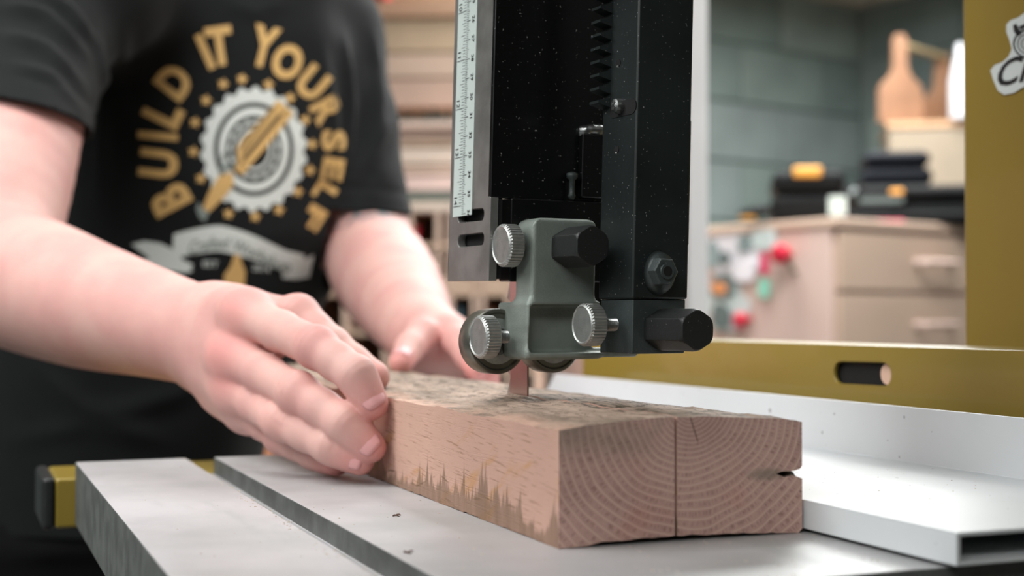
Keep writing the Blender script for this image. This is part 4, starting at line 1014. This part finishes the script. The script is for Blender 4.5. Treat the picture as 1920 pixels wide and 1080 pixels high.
for h_ in hts:
    if zz-h_ < FLOOR+.05: break
    dr = kbox('drawer', (.014, 0, zz-h_+.008), (CWd-.014, .018, zz), m_birch2, cab, bevel=.003)
    hb_ = bmesh.new(); hc = K0+rX*(CWd*.52)+EZ*(zz-h_*.45)
    pts = [hc-rX*.06, hc-rX*.055-rY*.03, hc+rX*.055-rY*.03, hc+rX*.06]; bm_tube(hb_, pts, .007, 8); obj('handle', hb_, m_birch, dr); zz -= h_
# stickers and two red clamp knobs on the cabinet's left side
def side_pt(px, py, off=.0): 
    r = ray(px, py); t_ = (K0-CAM).dot(rX)/r.dot(rX); return CAM+r*t_-rX*off
def sticker_on(name, px0, py0, px1, py1, m, label=None, off=.0012, n=14, irr=.12):
    b = bmesh.new(); cx, cy, rx, ry = (px0+px1)/2, (py0+py1)/2, (px1-px0)/2, (py1-py0)/2; pts = []
    for i in range(n):
        q_ = 2*math.pi*i/n; k_ = 1/max(abs(math.cos(q_)), abs(math.sin(q_)))**.55*(1+random.uniform(-irr, irr))*.92
        pts.append(side_pt(cx+rx*k_*math.cos(q_), cy+ry*k_*math.sin(q_), off))
    bm_extrude(b, pts, rX*.0008); return obj(name, b, m, cab, label=label)
cols = dict(w=mat('sticker_white', (226, 224, 230), .5), g=mat('sticker_grey', (134, 152, 154), .5), d=mat('sticker_slate', (96, 112, 112), .5), t=mat('sticker_teal', (140, 212, 190), .5), p=m_pink, o=mat('sticker_orange', (226, 150, 96), .5), l=mat('sticker_pale_blue', (196, 210, 210), .5))
for i, s_ in enumerate([(1322, 430, 1440, 520, 'w'), (1326, 520, 1400, 625, 'l'), (1326, 450, 1352, 505, 'g'), (1384, 440, 1416, 475, 'g'), (1412, 428, 1462, 470, 'l'), (1370, 480, 1424, 530, 'w'), (1335, 512, 1385, 560, 'd'), (1338, 528, 1370, 552, 'o'), (1429, 472, 1448, 518, 'p'), (1428, 520, 1452, 560, 't'), (1340, 568, 1380, 618, 'd'), (1380, 556, 1416, 600, 'l'), (1382, 598, 1408, 616, 'p'), (1356, 470, 1380, 500, 'd')]):
    sticker_on('sticker', *s_[:4], cols[s_[4]], label={'p': 'pink sticker', 't': 'teal sticker', 'o': 'orange round sticker'}.get(s_[4]), off=.001+.0012*(i+1))
for (px, py, r_, nm) in ((1484, 477, .022, 'knob'), (1408, 598, .014, 'knob')):
    b = bmesh.new(); c = side_pt(px, py, 0); bm_lathe(b, c, -rX, [(0, .006), (.02, .006), (.02, r_*.8), (.028, r_), (.045, r_), (.05, r_*.7)], n=20)
    o = obj('red_knob', b, m_red, cab, smooth=False, bevel=.002, label='round red knob')
b = bmesh.new(); bm_tube(b, [side_pt(1484, 482, .018), side_pt(1498, 512, .012)], .006, 8); obj('knob_lever', b, mat('dark_olive', (88, 78, 60), .5), cab)
# things standing on the cabinet: placed on its top by position across (a) and depth (b)
def top_pt(px, d): p = P(px, 500, d); p.z = TZ; return p
def tbox(bm, p, X_, w, dp, h_, z=0): bm_box(bm, p, X_, EZ.cross(X_), EZ, (-w/2, -dp/2, z), (w/2, dp/2, z+h_))
Xc = (cR*.97-cH*.16).normalized()
def case(name, px, d, w, dp, h_, m, label, z=0, rot=0, bev=.02):
    p = top_pt(px, d)+EZ*z; X_ = Matrix.Rotation(rot, 3, 'Z')@Xc; t_ = thing(name, p, label, 'case' if 'case' in name else 'box')
    Y_ = EZ.cross(X_)
    box('case_base', (-w/2, -dp/2, .0015), (w/2, dp/2, h_*.55), m, t_, c=p, X=X_, Y=Y_, bevel=bev)
    box('case_lid', (-w/2+.004, -dp/2+.004, h_*.55+.002), (w/2-.004, dp/2-.004, h_), m, t_, c=p, X=X_, Y=Y_, bevel=bev)
    return t_, p, X_, Y_
s3 = 3.3/FPX
t_, p, X_, Y_ = case('tool_case', 1512, 3.32, .175, .26, .125, m_case, 'small black tool case with an orange top latch at the left end of the cabinet')
box('latch', (-.035, -.131, .108), (.03, -.09, .132), m_yel, t_, c=p, X=X_, Y=Y_, bevel=.006, label='orange latch')
box('label', (.045, -.1325, .018), (.084, -.1305, .062), m_lbl, t_, c=p, X=X_, Y=Y_, bevel=.004)
t_, p, X_, Y_ = case('tool_case', 1705, 3.38, .28, .30, .095, m_case, 'wide low black tool case on the right of the cabinet top')
box('label', (-.15+.02, -.1525, .052), (-.03, -.1505, .066), mat('grey_label', (96, 110, 108), .5), t_, c=p, X=X_, Y=Y_)
box('latch', (-.06, -.158, .072), (-.03, -.14, .084), m_yel, t_, c=p, X=X_, Y=Y_, bevel=.003)
box('rim', (-.16, -.17, .002), (.16, .15, .03), m_case, t_, c=p, X=X_, Y=Y_, bevel=.01)
t_, p, X_, Y_ = case('tool_case', 1677, 3.40, .165, .18, .088, m_case2, 'upright navy tool case stacked on top of the low black case', z=.0965)
b = bmesh.new()
t_, p, X_, Y_ = case('charger_box', 1590, 3.72, .10, .14, .135, m_case, 'black box with two silver dials between the cases')
b1 = None
for dx in (.0, .03):
    b = bmesh.new(); bm_lathe(b, p+X_*(.012+dx)-Y_*.0705+EZ*.112, -Y_, [(0, .011), (.006, .011), (.007, .008)], n=18); obj('dial', b, mat('dull_silver', (150, 158, 158), .4, metal=.5), t_)
gl = top_pt(1412, 3.15); b = bmesh.new(); bm_tube(b, [gl+EZ*.016-Xc*.03, gl+EZ*.022, gl+EZ*.03+Xc*.035+cH*.02], [.010, .016, .012], 12)
tag(obj('work_glove', b, m_case), 'crumpled small black glove at the left edge of the cabinet top', 'glove')
b = bmesh.new(); tbox(b, top_pt(1402, 3.06)-EZ*0, Xc, .035, .02, .006, .0005); tag(obj('pencil_stub', b, m_yel, bevel=.001), 'flat yellow carpenter pencil on the cabinet edge', 'pencil')
b = bmesh.new(); tbox(b, top_pt(1648, 3.16), Xc, .11, .03, .005, .0005); tag(obj('red_square', b, m_pink, bevel=.001), 'thin red strip lying in front of the low case', 'strip')
# plywood box behind, the tote on top of it, and a white bottle
pb = P(1740, 410, 4.0); pb.z = TZ+.0; zt_ = P(1740, 236, 4.0).z
X_ = (cR*.98-cH*.2).normalized(); Y_ = EZ.cross(X_)
bxo = thing('plywood_bin', (pb.x, pb.y, FLOOR), 'tall pale plywood bin behind the black cases', 'bin')
box('bin_body', (-.115, -.1, FLOOR), (.25, .22, zt_-.02), mat('dull_birch', (132, 119, 102), .7, var=.06), bxo, c=Vector((pb.x, pb.y, 0)), X=X_, Y=Y_, bevel=.003)
box('bin_lid', (-.12, -.105, zt_-.018), (.255, .225, zt_), m_edge, bxo, c=Vector((pb.x, pb.y, 0)), X=X_, Y=Y_, bevel=.003)
c = P(1690, 150, 3.96); tot = thing('tool_tote', (c.x, c.y, zt_), 'wooden tool tote with tall rounded ends and a dowel handle', 'tote'); c = Vector((c.x, c.y, zt_))
nX = (cR*.96+cH*.25).normalized(); nY = EZ.cross(nX)
k = 3.96/FPX
def end_panel(yo, name='end_panel'):
    half = [(-44, 0), (-44, 62), (-36, 76), (-20, 90), (-14, 108), (-13, 160), (-8, 168), (8, 168), (13, 160), (14, 108), (22, 90), (40, 76), (46, 62), (46, 0)]
    b = bmesh.new(); bm_extrude(b, [c+nX*(x*k)+EZ*(y*k+.001)+nY*yo for x, y in half], nY*.018); return obj(name, b, m_tote, tot, bevel=.003)
end_panel(0)
d2 = cR*.19+cH*.22
half = [(-44, 0), (-44, 62), (-20, 90), (-13, 160), (13, 160), (22, 90), (46, 62), (46, 0)]
b = bmesh.new(); bm_extrude(b, [c+d2+nX*(x*k)+EZ*(y*k+.001) for x, y in half], nY*.018); obj('end_panel', b, m_tote, tot, bevel=.003)
b = bmesh.new(); bm_tube(b, [c+nY*.018+EZ*(k*152), c+d2+EZ*(k*152)], .011, 16); obj('handle_dowel', b, mat('pale_dowel', (150, 132, 100), .6), tot)
for sx in (-42, 40):
    b = bmesh.new(); q0 = c+nX*(sx*k)+nY*.018+EZ*.002; q1 = q0+d2-nY*.018; bm_extrude(b, [q0, q1, q1+EZ*k*60, q0+EZ*k*52], nX*.014); obj('side_panel', b, m_tote, tot, bevel=.002)
b = bmesh.new(); q0 = c+nX*(-40*k)+nY*.018+EZ*.002; q1 = q0+nX*(78*k); bm_extrude(b, [q0, q1, q1+d2-nY*.018, q0+d2-nY*.018], EZ*.01); obj('tote_floor', b, m_edge, tot)
cw = P(1800, 0, 3.9); cw.z = zt_
b = bmesh.new(); bm_lathe(b, cw+EZ*.001, EZ, [(0, .026), (.004, .031), (.11, .031), (.15, .022), (.19, .012), (.21, .012), (.215, .008)], n=28); bo = obj('spray_bottle', b, mat('bottle_plastic', (176, 176, 180), .5), None, smooth=False, bevel=.002)
tag(bo, 'white plastic bottle beside the tote on the bin', 'bottle')
# ------------------------------------------------------------------ back of the shop, left of the saw: plywood storage unit
SD = 3.3; uc = P(795, 600, SD); uX = (cR*.995-cH*.06).normalized(); uY = EZ.cross(uX); U0 = Vector((uc.x, uc.y, 0)); ku = SD/FPX
def uz(py): return P(795, py, SD).z
un = thing('storage_unit', (uc.x, uc.y, FLOOR), 'pale plywood storage unit with cubbies and stacked sheets behind the person', 'storage unit')
def ubox(name, x0, x1, y0, y1, zt0, zb0, m, parent=None, **kk): return box(name, ((x0-795)*ku, y0, uz(zb0)), ((x1-795)*ku, y1, uz(zt0)), m, parent, c=U0, X=uX, Y=uY, **kk)
m_pl = [mat('sheet_%d' % i, c_, .65, var=.06, vs_=8) for i, c_ in enumerate([(176, 140, 114), (178, 154, 128), (190, 164, 146), (184, 154, 138), (222, 194, 180), (196, 166, 144), (226, 204, 188), (214, 184, 166), (228, 196, 186)])]
ubox('back_panel', 480, 1010, .40, .42, -300, 640, m_edge, un)
ubox('case_top', 480, 1010, 0, .40, -5, 28, m_pl[0], un, bevel=.004)
for i, (a_, b_) in enumerate([(28, 92), (94, 140), (142, 196)]): ubox('front_panel', 480, 1010, .02+.004*i, .06, a_, b_, m_pl[1+i], un, bevel=.003)
ubox('tool_shelf', 480, 1010, -.02, .4, 229, 240, m_pl[4], un, bevel=.003)
ubox('shelf_back', 480, 1010, .12, .14, 196, 229, m_pl[1], un)
for i, (a_, b_) in enumerate([(240, 256), (260, 272), (276, 306), (312, 326), (330, 358)]): ubox('sheet', 480, 1010, random.uniform(-.01, .01), .38, a_, b_, m_pl[[4, 5, 6, 7, 8][i]], un, bevel=.002)
ubox('shelf_rail', 480, 1010, -.005, .38, 360, 374, mat('green_grey_rail', (98, 108, 98), .6), un)
ubox('cubby_top', 480, 1010, 0, .38, 374, 396, m_pl[6], un, bevel=.002)
ys_ = [396, 456, 520, 556, 620, 700, 780]; 
for y_ in (456, 522, 546, 620, 690, 770): ubox('cubby_shelf', 480, 1010, 0, .38, y_, y_+10 if y_ != 522 else y_+24, m_pl[5], un, bevel=.002)
for x_ in (480, 560, 640, 716, 762, 816, 840, 884, 900, 948, 1000): ubox('cubby_divider', x_, x_+9, 0, .375, 396, 900, m_pl[7], un, bevel=.002)
ubox('cubby_back', 480, 1010, .30, .31, 396, 900, m_pl[0], un)
ubox('plinth', 480, 1010, .02, .38, 840, 1700, mat('orange_plywood', (216, 150, 112), .6), un)
tl_ = []
for i in range(10):
    x_ = 742+i*11+random.uniform(-3, 3); h_ = random.uniform(14, 34); b = bmesh.new(); p = U0+uX*((x_-795)*ku)+uY*.05+EZ*uz(229)
    bm_lathe(b, p+EZ*.0005, EZ, [(0, .006), (.002, .0075), (h_*ku*.7, .0075), (h_*ku*.75, .004), (h_*ku, .003)], n=12)
    o = obj('router_bit_holder', b, mat('dark_green_steel', (66, 74, 70), .4, metal=.4)); tag(o, 'small dark steel tool, %s from the left in the row on the storage unit shelf' % ['first', 'second', 'third', 'fourth', 'fifth', 'sixth', 'seventh', 'eighth', 'ninth', 'tenth'][i], 'tool', 'dark tools in a row on the shelf')
for (x_, yb, w_, h_, m, nm, lb) in ((772, 456, 16, 34, m_red, 'red_can', 'red can in the open cubby right of the left arm'), (857, 620, 18, 44, mat('blue_grey_tin', (92, 128, 146), .5), 'paint_tin', 'blue grey tin in the lower cubby'), (918, 620, 24, 42, mat('brown_tin', (132, 88, 60), .5), 'paint_tin', 'brown tin in the lowest right cubby')):
    p = U0+uX*((x_-795)*ku)+uY*.06+EZ*(uz(yb)+.0005); r_ = w_*ku/2; b = bmesh.new(); bm_lathe(b, p, EZ, [(0, r_*.95), (.002, r_), (h_*ku-.004, r_), (h_*ku-.003, r_*1.04), (h_*ku, r_*1.04), (h_*ku, r_*.9)], n=24)
    tag(obj(nm, b, m), lb, 'can' if 'can' in nm else 'tin')
p = P(684, 20, 3.28); p.z = uz(-5)+.001
t_ = thing('red_toolbox', p, 'red toolbox on top of the storage unit behind the shoulder', 'toolbox')
box('box_body', (-.10, -.0, 0), (.045, .12, .075), m_red, t_, c=p, X=uX, Y=uY, bevel=.006); box('box_lid', (-.10, -.0, .077), (.045, .12, .10), m_red, t_, c=p, X=uX, Y=uY, bevel=.008)
